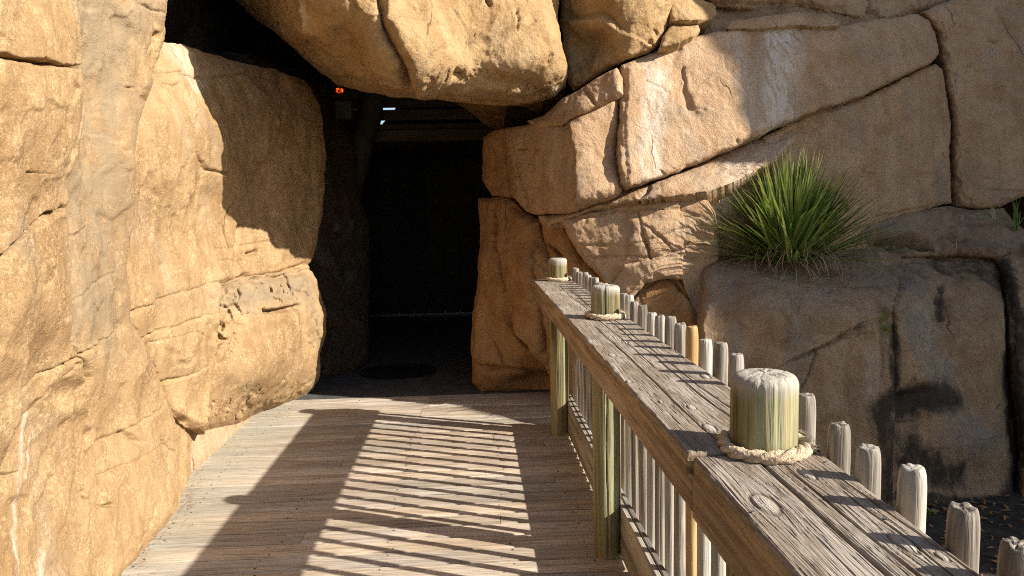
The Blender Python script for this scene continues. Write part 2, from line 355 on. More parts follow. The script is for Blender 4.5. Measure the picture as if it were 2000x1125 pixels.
while y > -3.2:
    w = .138+random.uniform(-.002, .002); z = random.uniform(-.0006, .0004)
    if row < 5: cuts = [-2.6, -.42 if row < 3 else -.47, .70]
    else: cuts = [-2.6, .70] if random.random() < .6 else [-2.6, random.choice([-.9, .1, .45]), .70]
    if row == 0: cuts[-1] = 1.2
    for a, b in zip(cuts[:-1], cuts[1:]):
        n = 14; xs = np.linspace(a+.0015, b-.0015, n); ph = random.random()*50
        V = []
        for x in xs:
            e0 = .0016*math.sin(x*3+ph); dz = z+.0005*math.sin(x*2.3+ph*2)
            for (yy, zz) in ((y-w+.007, -.035), (y-w+.007, -.008), (y-w+.011, 0), (y-w*.62, .0003), (y-w*.60, .0003), (y-w*.58, .0004), (y-w*.34, .0004), (y-w*.32, .0003), (y-w*.30, .0003), (y-.007, 0), (y-.002, -.005), (y-.002, -.035)):
                V.append((x, yy+e0, zz+dz))
        k = 12; Fq = [(i*k+j, i*k+j+1, (i+1)*k+j+1, (i+1)*k+j) for i in range(n-1) for j in range(k-1)]
        Fq += [(0, 1, 10, 11), (1, 2, 9, 10), ((n-1)*k, (n-1)*k+1, (n-1)*k+10, (n-1)*k+11), ((n-1)*k+1, (n-1)*k+2, (n-1)*k+9, (n-1)*k+10)]
        dk.add(V, Fq, random.random()*20)
    for jx in (-1.62, -1.02, -.46, .12, .50):
        for dy in (.03, .105):
            if random.random() < .75:
                cx_, cy_ = jx+random.uniform(-.03, .03), y-w+dy+random.uniform(-.006, .006); r_ = random.uniform(.0035, .0065); zz = .003+z
                nl.add([(cx_+r_*math.cos(t), cy_+r_*math.sin(t), zz) for t in (0, 1.05, 2.1, 3.14, 4.2, 5.25)], [(0, 1, 2, 3), (0, 3, 4, 5)])
    y -= .1405; row += 1
for jx in (-2.2, -1.6, -1.0, -.45, .12, .62): dk.box(jx-.02, jx+.02, -3, 6.5, -.25, -.04, a=3)
dk.box(-2.6, 1.3, 6.5, 6.54, -.7, -.012, a=5)
deck = tag(dk.build('deck', DECK), kind='structure')
nails = tag(nl.build('nail_heads', NAIL, deck), kind='stuff')
cf = MB(); cf.add([(-4, 6.509, -.008), (4, 6.509, -.008), (4, 16, -.008), (-4, 16, -.008), (-4, 6.509, -.3), (4, 6.509, -.3)], [(0, 1, 2, 3), (0, 1, 5, 4)])
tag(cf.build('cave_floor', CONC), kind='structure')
c = MB()
c.box(-7, -2.5, 3.5, 14, -.7, 5.5, a=0); c.box(-7, -1.95, -3, 2.6, -.7, 5.5); c.box(-2.6, -1.75, 8.2, 14, -.7, 3.2)       # left mass
c.box(.35, 1.4, 7.3, 13, -.7, 3.2); c.box(1.3, 12, 7.4, 13, -.7, 6.5)       # right mass
c.box(-3, 1.6, 7.0, 8.62, 3.75, 5.6); c.box(-2.6, 1.4, 8.72, 12.4, 2.48, 2.6); c.box(-4, -1.36, 8.75, 9.3, .0, 5.5)
c.box(-2.6, 1.4, 12.15, 12.3, .05, 2.6)                                     # blind end
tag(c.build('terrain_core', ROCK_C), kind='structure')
# ------------------------------------------------------------------ the rocks: outline, distance at control points, relief
rock('rock_face', 'nearest sunlit ochre rock face, left of the deck, with white drips and upright cracks', 'rock face',
     [(-640, -320), (326, -320), (326, 0), (322, 70), (306, 120), (296, 170), (270, 240), (264, 300), (262, 430), (250, 520), (254, 620), (290, 700), (326, 780), (345, 815), (392, 846), (374, 925), (352, 992), (300, 1052), (236, 1126), (150, 1250), (40, 1420), (-640, 1420)],
     [(0, 600, 2.42), (0, 100, 2.5), (0, 1100, 2.32), (140, 600, 2.98), (140, 0, 3.1), (250, 600, 3.62), (325, 0, 4.25), (236, 1126, 3.3), (352, 992, 4.1), (374, 925, 4.66), (340, 810, 4.35), (-300, 600, 1.75), (-300, -300, 1.9), (-620, 600, 1.36), (-620, -300, 1.42), (-620, 1400, 1.3), (-300, 1400, 1.68), (40, 1420, 2.3), (262, 400, 3.72), (200, 850, 3.35), (326, -300, 4.3)],
     ROCK_L, Rr=0.031, T=.9, amp=.8, rough=1.0, wob=6, seed=1,
     cracks=[([(142, -100), (140, 40), (146, 110), (147, 180), (134, 250), (124, 310), (121, 420), (126, 480), (118, 560), (114, 620), (118, 670), (140, 710), (150, 740)], 5, .045),
             ([(-60, 108), (0, 119), (60, 125), (100, 130), (144, 134)], 4, .05), ([(-40, 500), (0, 462), (30, 445), (66, 418), (104, 408)], 5.5, .07),
             ([(0, 790), (60, 730), (140, 690), (240, 640)], 2.2, .012), ([(0, 840), (60, 800), (125, 710)], 3, .012), ([(110, 600), (180, 560), (235, 530)], 2, .01),
             ([(180, 870), (235, 843), (300, 800), (330, 770)], 3, .014), ([(238, 846), (255, 866)], 5, .04), ([(295, 862), (314, 882), (312, 950)], 2.2, .014), ([(314, 880), (345, 884)], 2, .012),
             ([(200, 925), (260, 900), (300, 862)], 2.5, .012), ([(0, 925), (40, 925)], 2, .012), ([(168, 960), (176, 975)], 4, .03), ([(200, 988), (214, 984)], 3.5, .025), ([(185, 735), (178, 790), (170, 810)], 2.5, .014),
             ([(0, 335), (60, 338)], 2, .01), ([(306, 70), (302, 140)], 8, .06), ([(262, 172), (256, 172)], 4, .02), ([(270, 10), (330, 30)], 2, .01), ([(300, 985), (285, 1030), (270, 1060)], 2.5, .012)],
     steps=[([(150, -100), (152, 60), (158, 120), (160, 180), (142, 290), (128, 330), (124, 480)], -.05, 60), ([(118, 560), (114, 640), (150, 740), (190, 1120)], -.02, 120)],
     lumps=[(40, 200, 90, 160, .05), (60, 600, 120, 150, .04), (205, 300, 40, 260, -.05), (230, 720, 60, 90, .03), (285, 900, 60, 60, .03)],
     stains=[('white', [(52, 808), (46, 900), (42, 1120)], 4, .6), ('white', [(70, 845), (60, 930)], 4, .65), ('white', [(92, 1075), (88, 1120)], 6, .6),
             ('grey', [(225, -40), (215, 200), (190, 420), (185, 640)], 70, .95), ('grey', [(145, 0), (150, 180)], 14, .5)])
rock('rock_slab', 'tall ochre slab left of the cave mouth with a curved shadow across its top', 'rock slab',
     [(250, 70), (327, 84), (352, 88), (400, 102), (470, 122), (545, 138), (596, 158), (626, 205), (637, 300), (628, 420), (612, 500), (601, 524), (520, 545), (432, 556), (425, 600), (412, 700), (397, 848), (345, 825), (318, 790), (270, 712), (236, 640), (232, 520), (244, 430), (246, 300), (252, 240)],
     [(265, 300, 3.95), (330, 90, 5.0), (255, 560, 3.75), (440, 300, 5.35), (545, 140, 6.35), (630, 300, 6.9), (612, 500, 6.75), (430, 550, 5.1), (405, 700, 4.85), (397, 845, 4.72), (335, 800, 4.35), (530, 430, 6.1), (340, 450, 4.6)],
     ROCK_L, Rr=0.024, T=.7, amp=.8, wob=5, seed=2,
     cracks=[([(425, 556), (470, 545), (520, 540), (560, 530), (606, 518)], 5, .05), ([(376, 215), (372, 250), (378, 300), (400, 328), (440, 342)], 3, .022), ([(545, 145), (552, 210), (536, 280), (500, 340), (474, 400), (466, 445), (464, 490)], 3.5, .03),
             ([(420, 488), (460, 484), (500, 476), (525, 470)], 2.5, .018), ([(425, 512), (480, 508)], 2.2, .014), ([(488, 497), (506, 493)], 4, .05), ([(300, 146), (380, 152), (480, 146)], 2.2, .014),
             ([(255, 612), (330, 580), (400, 556), (440, 546)], 2.2, .022), ([(262, 664), (330, 640), (400, 616)], 2.4, .022), ([(300, 670), (345, 655), (376, 648), (388, 656)], 2.2, .016),
             ([(312, 750), (345, 738), (395, 712)], 2.5, .018), ([(256, 640), (270, 690), (300, 720), (318, 770), (330, 800), (350, 820), (380, 842)], 4, .045), ([(285, 700), (285, 752), (310, 755)], 2.4, .02)],
     steps=[([(545, 145), (552, 210), (536, 280), (500, 340), (474, 400), (466, 445)], -.03, 60), ([(400, 556), (404, 640), (396, 740), (380, 840)], .03, 40)],
     lumps=[(320, 300, 60, 120, .04), (400, 250, 30, 60, .02), (560, 300, 40, 140, .03), (345, 690, 40, 50, .03)],
     stains=[('white', [(330, 88), (380, 160)], 26, .5), ('grey', [(300, 150), (280, 200)], 14, .5), ('grey', [(330, 590), (400, 570)], 26, .25)])
rock('bulging_boulder', 'rounded ochre boulder bulging into the cave mouth above the deck, one short slit', 'boulder',
     [(430, 556), (450, 545), (520, 538), (560, 530), (602, 519), (617, 545), (630, 580), (638, 615), (636, 650), (624, 690), (626, 735), (612, 762), (575, 785), (520, 800), (492, 812), (466, 828), (436, 834), (400, 842), (372, 836), (360, 780), (370, 700), (378, 620), (400, 575)],
     [(430, 556, 5.0), (602, 522, 6.45), (637, 615, 6.6), (626, 735, 6.62), (600, 770, 6.6), (492, 812, 5.85), (395, 840, 4.80), (370, 800, 4.7), (412, 700, 4.93), (375, 690, 4.86), (385, 600, 4.9), (540, 660, 5.75), (480, 740, 5.3)],
     ROCK_L, Rr=0.136, T=.8, amp=.7, wob=5, seed=3,
     cracks=[([(512, 607), (555, 604), (580, 600)], 4, .07), ([(425, 562), (470, 550), (520, 545), (560, 537), (606, 526)], 5, .05), ([(570, 565), (590, 572)], 2.5, .02), ([(560, 620), (572, 650)], 2, .01), ([(405, 690), (402, 640), (412, 590)], 3, .03)],
     lumps=[(510, 690, 70, 70, .07), (560, 575, 60, 25, -.02)], stains=[('grey', [(450, 575), (590, 560)], 34, 1.), ('grey', [(600, 580), (618, 690)], 18, .5)])
rock('foot_ledge', 'thin pinkish rock ledge at the foot of the bulging boulder, meeting the deck', 'rock ledge',
     [(505, 806), (497, 822), (492, 834), (462, 858), (420, 893), (376, 928), (350, 925), (365, 880), (380, 830), (440, 800)],
     [(495, 818, 6.02), (420, 893, 5.1), (376, 926, 4.7), (385, 850, 4.85), (450, 820, 5.5)], ROCK_R, Rr=0.019, T=.4, amp=.3, wob=3, seed=4,
     cracks=[([(412, 880), (410, 900)], 2, .01)])
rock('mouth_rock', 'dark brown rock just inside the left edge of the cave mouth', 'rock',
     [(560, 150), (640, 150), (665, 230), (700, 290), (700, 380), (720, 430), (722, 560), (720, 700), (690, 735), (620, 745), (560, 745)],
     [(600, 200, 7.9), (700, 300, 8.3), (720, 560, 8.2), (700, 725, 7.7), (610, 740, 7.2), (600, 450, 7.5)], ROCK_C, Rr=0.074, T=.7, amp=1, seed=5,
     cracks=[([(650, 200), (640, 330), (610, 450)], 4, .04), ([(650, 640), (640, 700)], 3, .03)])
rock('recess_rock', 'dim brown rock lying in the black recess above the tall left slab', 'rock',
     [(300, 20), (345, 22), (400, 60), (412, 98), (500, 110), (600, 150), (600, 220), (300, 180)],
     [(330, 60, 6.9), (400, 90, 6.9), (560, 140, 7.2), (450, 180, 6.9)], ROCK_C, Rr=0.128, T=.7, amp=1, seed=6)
rock('overhanging_boulder', 'huge sunlit boulder hanging over the cave mouth, with a jagged crack down its face', 'boulder',
     [(300, -420), (1088, -420), (1092, -60), (1090, 20), (1096, 90), (1106, 130), (1104, 168), (1088, 190), (1040, 202), (990, 207), (920, 200), (860, 191), (800, 189), (740, 185), (700, 176), (660, 163), (625, 140), (590, 112), (548, 72), (505, 38), (455, 0), (400, -60), (340, -160)],
     [(455, 0, 6.2), (520, 40, 5.8), (590, 0, 4.95), (590, 112, 6.1), (640, 50, 4.98), (700, 176, 6.1), (740, 150, 5.2), (740, 186, 6.1), (820, 162, 5.3), (820, 190, 6.1), (900, 168, 5.42), (900, 200, 6.2), (1000, 172, 5.5), (1000, 206, 6.25), (1085, 150, 5.65), (1085, 190, 6.25), (1092, 0, 5.75), (840, 0, 5.2), (700, -300, 4.75), (1080, -400, 5.4), (340, -250, 5.5), (900, 100, 5.35), (660, 60, 5.05)],
     ROCK_O, Rr=0.119, T=2.2, amp=.9, rough=2.2, wob=6, seed=7,
     creases=[([(586, -260), (590, 0), (604, 50), (660, 95), (745, 152), (830, 163), (1000, 175), (1060, 168), (1108, 148)], 1.3)],
     cracks=[([(735, -60), (745, 10), (750, 50), (768, 85), (786, 110), (796, 140), (808, 160)], 6, .08), ([(578, 72), (592, 98)], 3, .03), ([(945, -20), (955, 15)], 4, .05), ([(880, 139), (900, 143)], 4, .05), ([(1010, 60), (1006, 30)], 2.5, .02), ([(800, 10), (818, 25)], 3, .03), ([(620, 145), (720, 160), (830, 163)], 3, .02)],
     steps=[([(735, -60), (745, 10), (750, 50), (768, 85), (786, 110), (796, 140), (808, 160)], .07, 60), ([(560, -60), (586, 0), (604, 50), (650, 70), (720, 90), (745, 160)], .05, 50)],
     lumps=[(690, 100, 30, 35, -.06), (1050, 90, 40, 80, .05)],
     stains=[('white', [(594, 5), (604, 45)], 8, .7), ('white', [(740, 150), (900, 160), (960, 168)], 9, .3), ('white', [(1075, 168), (1100, 175)], 9, .6)])
rock('ceiling_rock', 'brown rock wedge under the overhanging boulder at the top right of the cave mouth', 'rock',
     [(855, 180), (1108, 160), (1100, 198), (1045, 232), (1000, 244), (968, 250), (945, 240), (912, 215), (880, 196)],
     [(870, 185, 7.2), (960, 250, 8.4), (1045, 232, 7.6), (1100, 190, 6.8), (980, 200, 7.2)], ROCK_P, Rr=0.062, T=.8, amp=.8, seed=8)
rock('upper_boulder', 'tan boulder with a rough hollow in its base, wedged right of the overhanging boulder', 'boulder',
     [(1090, -260), (1338, -260), (1330, -60), (1316, 0), (1308, 40), (1286, 90), (1262, 104), (1222, 118), (1180, 140), (1150, 160), (1122, 178), (1106, 160), (1100, 100), (1094, 40)],
     [(1095, 0, 5.95), (1200, 0, 5.55), (1310, 0, 5.85), (1200, 125, 5.85), (1120, 170, 6.1), (1280, 90, 5.8), (1200, -250, 5.4)], ROCK_O, Rr=0.074, T=.7, amp=.8, rough=1.6, seed=9,
     lumps=[(1150, 90, 45, 30, -.16), (1130, 130, 25, 30, -.08), (1215, 80, 30, 50, .05)], steps=[([(1098, 36), (1130, 40), (1170, 34), (1200, 50)], -.09, 45)], stains=[('grey', [(1120, 120), (1200, 110)], 30, .4)])
G2 = 'small rocks stacked under the upper right cliff'
rock('stacked_rock', 'small sunlit triangular rock, upper of the two stacked against the upper tan boulder', 'rock',
     [(1312, -30), (1340, -34), (1362, -8), (1398, 14), (1402, 26), (1390, 38), (1340, 40), (1309, 40)], [(1310, -30, 6.1), (1310, 40, 5.8), (1400, 0, 6.3), (1395, 38, 6.0), (1345, 38, 5.78)], ROCK_O, Rr=0.037, T=.4, amp=.4, seed=10, group=G2)
rock('stacked_rock', 'small sunlit blocky rock, lower of the two stacked against the upper tan boulder', 'rock',
     [(1312, 49), (1362, 47), (1366, 58), (1352, 74), (1318, 86), (1286, 96), (1292, 74), (1304, 58)], [(1310, 50, 5.85), (1366, 50, 5.95), (1290, 94, 5.7), (1350, 76, 5.75)], ROCK_O, Rr=0.031, T=.4, amp=.4, seed=11, group=G2)
rock('wall_block', 'narrow rough rock slanting up beneath the upper tan boulder', 'rock block',
     [(1030, 236), (1064, 226), (1100, 192), (1150, 162), (1204, 132), (1213, 150), (1212, 180), (1190, 194), (1146, 218), (1112, 236), (1098, 246), (1050, 250)],
     [(1050, 240, 6.1), (1100, 210, 5.85), (1208, 150, 5.65), (1200, 185, 5.6), (1110, 235, 5.75)], ROCK_R, Rr=0.037, T=.5, amp=.5, rough=1.8, seed=12, cracks=[([(1140, 175), (1165, 205)], 3, .03)])
rock('wall_block', 'tan block with a sharp upright edge, shaded left side and sunlit front', 'rock block',
     [(984, 250), (1040, 240), (1100, 246), (1140, 222), (1196, 190), (1208, 200), (1204, 280), (1212, 372), (1200, 386), (1150, 400), (1110, 416), (1050, 420), (1028, 414), (1004, 385), (996, 320)],
     [(1122, 260, 5.68), (1130, 390, 5.6), (1205, 300, 5.72), (1205, 200, 5.72), (1060, 320, 6.0), (990, 330, 6.75), (1010, 250, 6.5), (1040, 415, 6.2)], ROCK_R, Rr=0.037, T=.6, amp=.5, seed=13,
     cracks=[([(1000, 270), (1010, 330), (1030, 400)], 3, .03), ([(1015, 290), (1030, 288)], 2, .02)], steps=[([(1106, 238), (1118, 262), (1124, 300), (1128, 350), (1130, 400)], .05, 30)], lumps=[(1095, 300, 24, 80, -.03)])
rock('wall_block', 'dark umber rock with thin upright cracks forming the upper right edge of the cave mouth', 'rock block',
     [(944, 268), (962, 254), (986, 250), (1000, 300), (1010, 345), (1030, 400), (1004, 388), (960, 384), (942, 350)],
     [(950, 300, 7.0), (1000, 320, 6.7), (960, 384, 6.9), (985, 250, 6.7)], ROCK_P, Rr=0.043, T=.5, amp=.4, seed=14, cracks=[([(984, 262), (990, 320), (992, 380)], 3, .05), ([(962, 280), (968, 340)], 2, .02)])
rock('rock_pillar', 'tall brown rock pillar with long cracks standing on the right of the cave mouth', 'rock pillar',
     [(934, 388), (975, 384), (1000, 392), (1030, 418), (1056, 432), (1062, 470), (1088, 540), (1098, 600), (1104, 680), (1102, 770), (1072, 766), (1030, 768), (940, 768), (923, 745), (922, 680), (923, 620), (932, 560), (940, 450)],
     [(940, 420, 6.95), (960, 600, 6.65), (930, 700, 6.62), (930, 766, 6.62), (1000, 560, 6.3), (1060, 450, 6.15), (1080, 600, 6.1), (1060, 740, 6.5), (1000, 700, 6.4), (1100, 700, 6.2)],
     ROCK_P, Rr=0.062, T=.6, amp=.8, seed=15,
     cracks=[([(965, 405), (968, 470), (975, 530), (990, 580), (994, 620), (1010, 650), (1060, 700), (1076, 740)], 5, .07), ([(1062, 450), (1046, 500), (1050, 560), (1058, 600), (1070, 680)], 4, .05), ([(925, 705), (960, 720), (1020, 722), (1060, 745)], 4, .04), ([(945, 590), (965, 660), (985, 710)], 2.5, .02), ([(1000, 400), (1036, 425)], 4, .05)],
     steps=[([(1010, 650), (1060, 700), (1090, 735)], .09, 40)], lumps=[(1040, 560, 30, 80, .06), (945, 620, 16, 70, .05), (1040, 752, 40, 16, -.12)])
rock('wall_block', 'big pale tan block with white mineral streaks, half in sun, high on the right wall', 'rock block',
     [(1214, 128), (1250, 112), (1286, 97), (1345, 77), (1420, 58), (1560, 52), (1640, 51), (1720, 38), (1794, 28), (1812, 40), (1828, 62), (1834, 98), (1822, 119), (1760, 150), (1680, 190), (1600, 214), (1545, 236), (1500, 256), (1400, 302), (1300, 343), (1228, 368), (1212, 356), (1208, 280), (1211, 200)],
     [(1215, 250, 5.62), (1400, 200, 5.75), (1500, 150, 5.85), (1600, 100, 6.0), (1820, 80, 6.6), (1290, 330, 5.55), (1290, 110, 5.85), (1700, 170, 6.15), (1600, 55, 6.2)], ROCK_R, Rr=0.037, T=.8, amp=.6, seed=16, wob=7,
     cracks=[([(1335, 132), (1340, 180), (1346, 212), (1375, 216)], 3, .02), ([(1700, 130), (1722, 110), (1750, 100)], 2.5, .012), ([(1260, 158), (1310, 185)], 2.5, .012)],
     steps=[([(1225, 130), (1222, 220), (1228, 350)], .02, 60), ([(1400, 60), (1445, 100), (1460, 170), (1462, 250)], -.02, 60)], lumps=[(1340, 150, 40, 60, -.02), (1440, 130, 30, 60, .04)],
     stains=[('white', [(1284, 150), (1276, 200), (1272, 350)], 22, .8), ('white', [(1422, 70), (1440, 120), (1470, 240)], 20, .55), ('white', [(1530, 56), (1526, 120), (1515, 180), (1518, 235)], 40, 1.25), ('white', [(1270, 120), (1290, 170)], 20, .5), ('grey', [(1480, 90), (1480, 240)], 14, .3)])
rock('capstone', 'thin flat tan rock lying along the top edge of the big streaked block', 'rock',
     [(1418, 56), (1426, 42), (1480, 34), (1560, 24), (1612, 28), (1640, 42), (1636, 52), (1560, 50), (1480, 56)], [(1425, 56, 5.95), (1635, 50, 6.15), (1530, -20, 6.6), (1530, 54, 6.0), (1530, 28, 6.2)], ROCK_R, Rr=0.031, T=.5, amp=.4, seed=17, cracks=[([(1420, 56), (1500, 50), (1560, 46), (1630, 44)], 2.5, .03)])
rock('wall_block', 'long narrow rock strip sloping beneath the big streaked block', 'rock block',
     [(1052, 421), (1110, 417), (1160, 400), (1226, 374), (1300, 350), (1400, 307), (1500, 262), (1540, 250), (1560, 262), (1510, 320), (1440, 352), (1380, 376), (1320, 384), (1228, 396), (1150, 414), (1112, 430), (1066, 440)],
     [(1060, 430, 6.0), (1160, 408, 5.7), (1300, 365, 5.55), (1400, 340, 5.65), (1520, 280, 5.85)], ROCK_R, Rr=0.031, T=.6, amp=.4, rough=1.6, seed=18, cracks=[([(1250, 385), (1262, 375), (1268, 366)], 3, .03), ([(1345, 332), (1352, 322)], 5, .03), ([(1160, 412), (1300, 383), (1380, 372), (1430, 350), (1490, 310)], 2.5, .02)],
     stains=[('white', [(1270, 372), (1262, 395)], 16, .4), ('white', [(1530, 265), (1470, 300), (1430, 330)], 30, .6)])
rock('wall_block', 'shaded tan rock block behind the spiky green plant, below the long rising crack', 'rock block',
     [(1490, 268), (1545, 240), (1600, 218), (1690, 190), (1762, 152), (1826, 124), (1840, 135), (1846, 170), (1854, 240), (1853, 300), (1858, 396), (1800, 412), (1740, 430), (1700, 446), (1690, 520), (1360, 520), (1366, 440), (1376, 392), (1440, 356), (1485, 330)],
     [(1500, 280, 5.9), (1600, 225, 6.05), (1840, 140, 6.65), (1855, 390, 6.5), (1700, 430, 6.25), (1560, 500, 6.0), (1400, 420, 5.75), (1370, 510, 5.75), (1650, 300, 6.15)], ROCK_R, Rr=0.037, T=.7, amp=.6, seed=19, wob=6,
     cracks=[([(1842, 300), (1850, 320)], 4, .03), ([(1700, 430), (1770, 412), (1850, 404)], 3, .02), ([(1400, 372), (1385, 410)], 2.5, .02)], lumps=[(1770, 195, 25, 30, .015)],
     stains=[('grey', [(1500, 290), (1520, 400)], 34, .4), ('grey', [(1770, 190), (1775, 220)], 16, .5), ('white', [(1500, 280), (1440, 340), (1410, 400)], 24, .45), ('grey', [(1840, 320), (1840, 400)], 14, .6)])
rock('wall_block', 'large plain tan rock block at the upper right edge, right of the long upright joint', 'rock block',
     [(1796, 24), (1840, 8), (1900, -16), (1930, -300), (2330, -300), (2330, 470), (2010, 372), (2000, 384), (1955, 405), (1905, 410), (1868, 402), (1862, 300), (1860, 230), (1850, 160), (1842, 110), (1834, 62)],
     [(1840, 60, 6.7), (1865, 300, 6.55), (1870, 400, 6.5), (2000, 200, 6.6), (2300, 0, 7.1), (2300, 440, 6.8), (1950, -280, 7.2), (1990, 380, 6.5)], ROCK_R, Rr=0.056, T=.8, amp=.7, seed=20,
     cracks=[([(1948, 20), (1970, 60), (1985, 85)], 3, .02), ([(1930, 82), (1940, 84)], 3.5, .03), ([(1930, 372), (1960, 376), (1996, 374)], 3, .03), ([(1862, 300), (1895, 298)], 2.5, .015)], stains=[('grey', [(1880, 320), (1960, 385)], 30, .35)])
rock('upper_cliff', 'shaded brown rock mass along the top right edge of the picture', 'rock',
     [(1320, -300), (1960, -300), (1930, -40), (1862, 4), (1810, 22), (1740, 42), (1690, 46), (1650, 30), (1560, 14), (1440, 26), (1392, 10), (1345, -30)],
     [(1400, 0, 6.5), (1600, 0, 6.7), (1800, 10, 7.0), (1600, -280, 7.2), (1380, -280, 6.6)], ROCK_R, Rr=0.074, T=.7, amp=1, seed=21, cracks=[([(1690, -40), (1700, 20), (1720, 40)], 4, .06), ([(1540, -20), (1560, 10), (1650, 18)], 4, .05), ([(1400, 10), (1540, 6)], 4, .05)])
rock('cliff_fill', 'dark brown rock in the gap between the small stacked rocks and the thin flat capstone', 'rock',
     [(1330, 20), (1500, 0), (1700, 20), (1760, 30), (1700, 60), (1420, 75), (1330, 90)], [(1340, 50, 6.5), (1500, 30, 6.6), (1700, 40, 6.8), (1500, -50, 6.9), (1500, 110, 6.4)], ROCK_D, Rr=0.062, T=.5, amp=.8, seed=22)
rock('wall_block', 'sunlit cracked tan wedge above the far end of railing, left of the spiky plant', 'rock block',
     [(1098, 430), (1150, 416), (1226, 398), (1320, 388), (1378, 380), (1400, 420), (1404, 500), (1392, 560), (1372, 640), (1352, 590), (1330, 545), (1300, 545), (1262, 552), (1232, 588), (1190, 562), (1150, 520), (1122, 480)],
     [(1110, 440, 5.75), (1190, 555, 5.6), (1230, 400, 5.6), (1320, 440, 5.5), (1390, 400, 5.62), (1360, 600, 5.35), (1400, 520, 5.6), (1250, 500, 5.5)], ROCK_R, Rr=0.037, T=.6, amp=.5, rough=1.5, seed=23, wob=7,
     cracks=[([(1110, 430), (1200, 412), (1260, 405), (1330, 408), (1370, 420)], 2.5, .02), ([(1245, 412), (1252, 440), (1262, 480), (1270, 505)], 3, .03), ([(1130, 478), (1220, 480), (1290, 462), (1350, 440)], 2.2, .012), ([(1150, 503), (1240, 500), (1360, 505)], 2.2, .016), ([(1255, 435), (1300, 470), (1330, 500)], 2.2, .014)],
     steps=[([(1325, 390), (1340, 430), (1345, 470), (1335, 520), (1350, 590)], -.05, 40), ([(1190, 560), (1220, 520), (1300, 500), (1330, 490)], -.05, 40)], stains=[('grey', [(1200, 440), (1260, 470)], 24, .3)])
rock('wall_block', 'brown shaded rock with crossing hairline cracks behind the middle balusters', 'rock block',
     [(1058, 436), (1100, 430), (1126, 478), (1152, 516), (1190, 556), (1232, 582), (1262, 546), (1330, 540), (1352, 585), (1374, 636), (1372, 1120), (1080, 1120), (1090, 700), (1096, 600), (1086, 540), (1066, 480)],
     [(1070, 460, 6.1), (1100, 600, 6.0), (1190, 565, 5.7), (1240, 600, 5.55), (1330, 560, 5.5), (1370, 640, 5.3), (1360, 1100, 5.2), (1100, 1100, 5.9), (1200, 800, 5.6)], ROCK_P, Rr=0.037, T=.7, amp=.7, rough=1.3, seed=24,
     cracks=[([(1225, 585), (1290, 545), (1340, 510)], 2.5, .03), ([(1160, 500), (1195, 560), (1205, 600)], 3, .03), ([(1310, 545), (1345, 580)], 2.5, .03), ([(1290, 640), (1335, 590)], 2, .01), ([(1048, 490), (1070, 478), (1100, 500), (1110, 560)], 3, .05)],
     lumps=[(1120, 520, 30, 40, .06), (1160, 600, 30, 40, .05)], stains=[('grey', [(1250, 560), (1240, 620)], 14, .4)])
rock('lower_block', 'low brown rock face under the spiky plant, with a diagonal crack and rusty patches', 'rock block',
     [(1372, 520), (1400, 500), (1470, 490), (1560, 500), (1640, 505), (1700, 478), (1760, 500), (1752, 600), (1748, 700), (1746, 800), (1740, 1000), (1735, 1240), (1362, 1240), (1364, 700), (1370, 640), (1376, 570)],
     [(1376, 520, 5.6), (1500, 495, 6.0), (1500, 560, 5.2), (1690, 490, 6.1), (1690, 580, 5.35), (1372, 640, 5.0), (1500, 700, 5.0), (1740, 700, 5.15), (1740, 1200, 4.95), (1370, 1200, 4.9)], ROCK_D, Rr=0.031, T=.7, amp=.7, rough=1.3, seed=25,
     cracks=[([(1540, 705), (1580, 690), (1640, 662), (1672, 640), (1715, 625)], 4.5, .035), ([(1560, 770), (1580, 730), (1595, 690)], 2.5, .015), ([(1640, 660), (1700, 650)], 3, .02), ([(1722, 740), (1725, 640), (1720, 600)], 4, .02)],
     steps=[([(1540, 705), (1640, 662), (1715, 625)], .02, 50)], lumps=[(1450, 600, 60, 40, .03), (1600, 800, 80, 80, .03)],
     stains=[('grey', [(1400, 560), (1560, 560), (1700, 560)], 50, .75), ('moss', [(1722, 615), (1730, 650)], 13, 1.), ('black', [(1745, 780), (1716, 800), (1742, 900), (1740, 960)], 28, .95), ('black', [(1742, 640), (1745, 760)], 8, .8), ('black', [(1640, 655), (1680, 640)], 10, .5), ('grey', [(1560, 600), (1556, 760)], 24, .8), ('grey', [(1440, 640), (1432, 760)], 18, .6), ('white', [(1700, 690), (1706, 760)], 16, .3)])
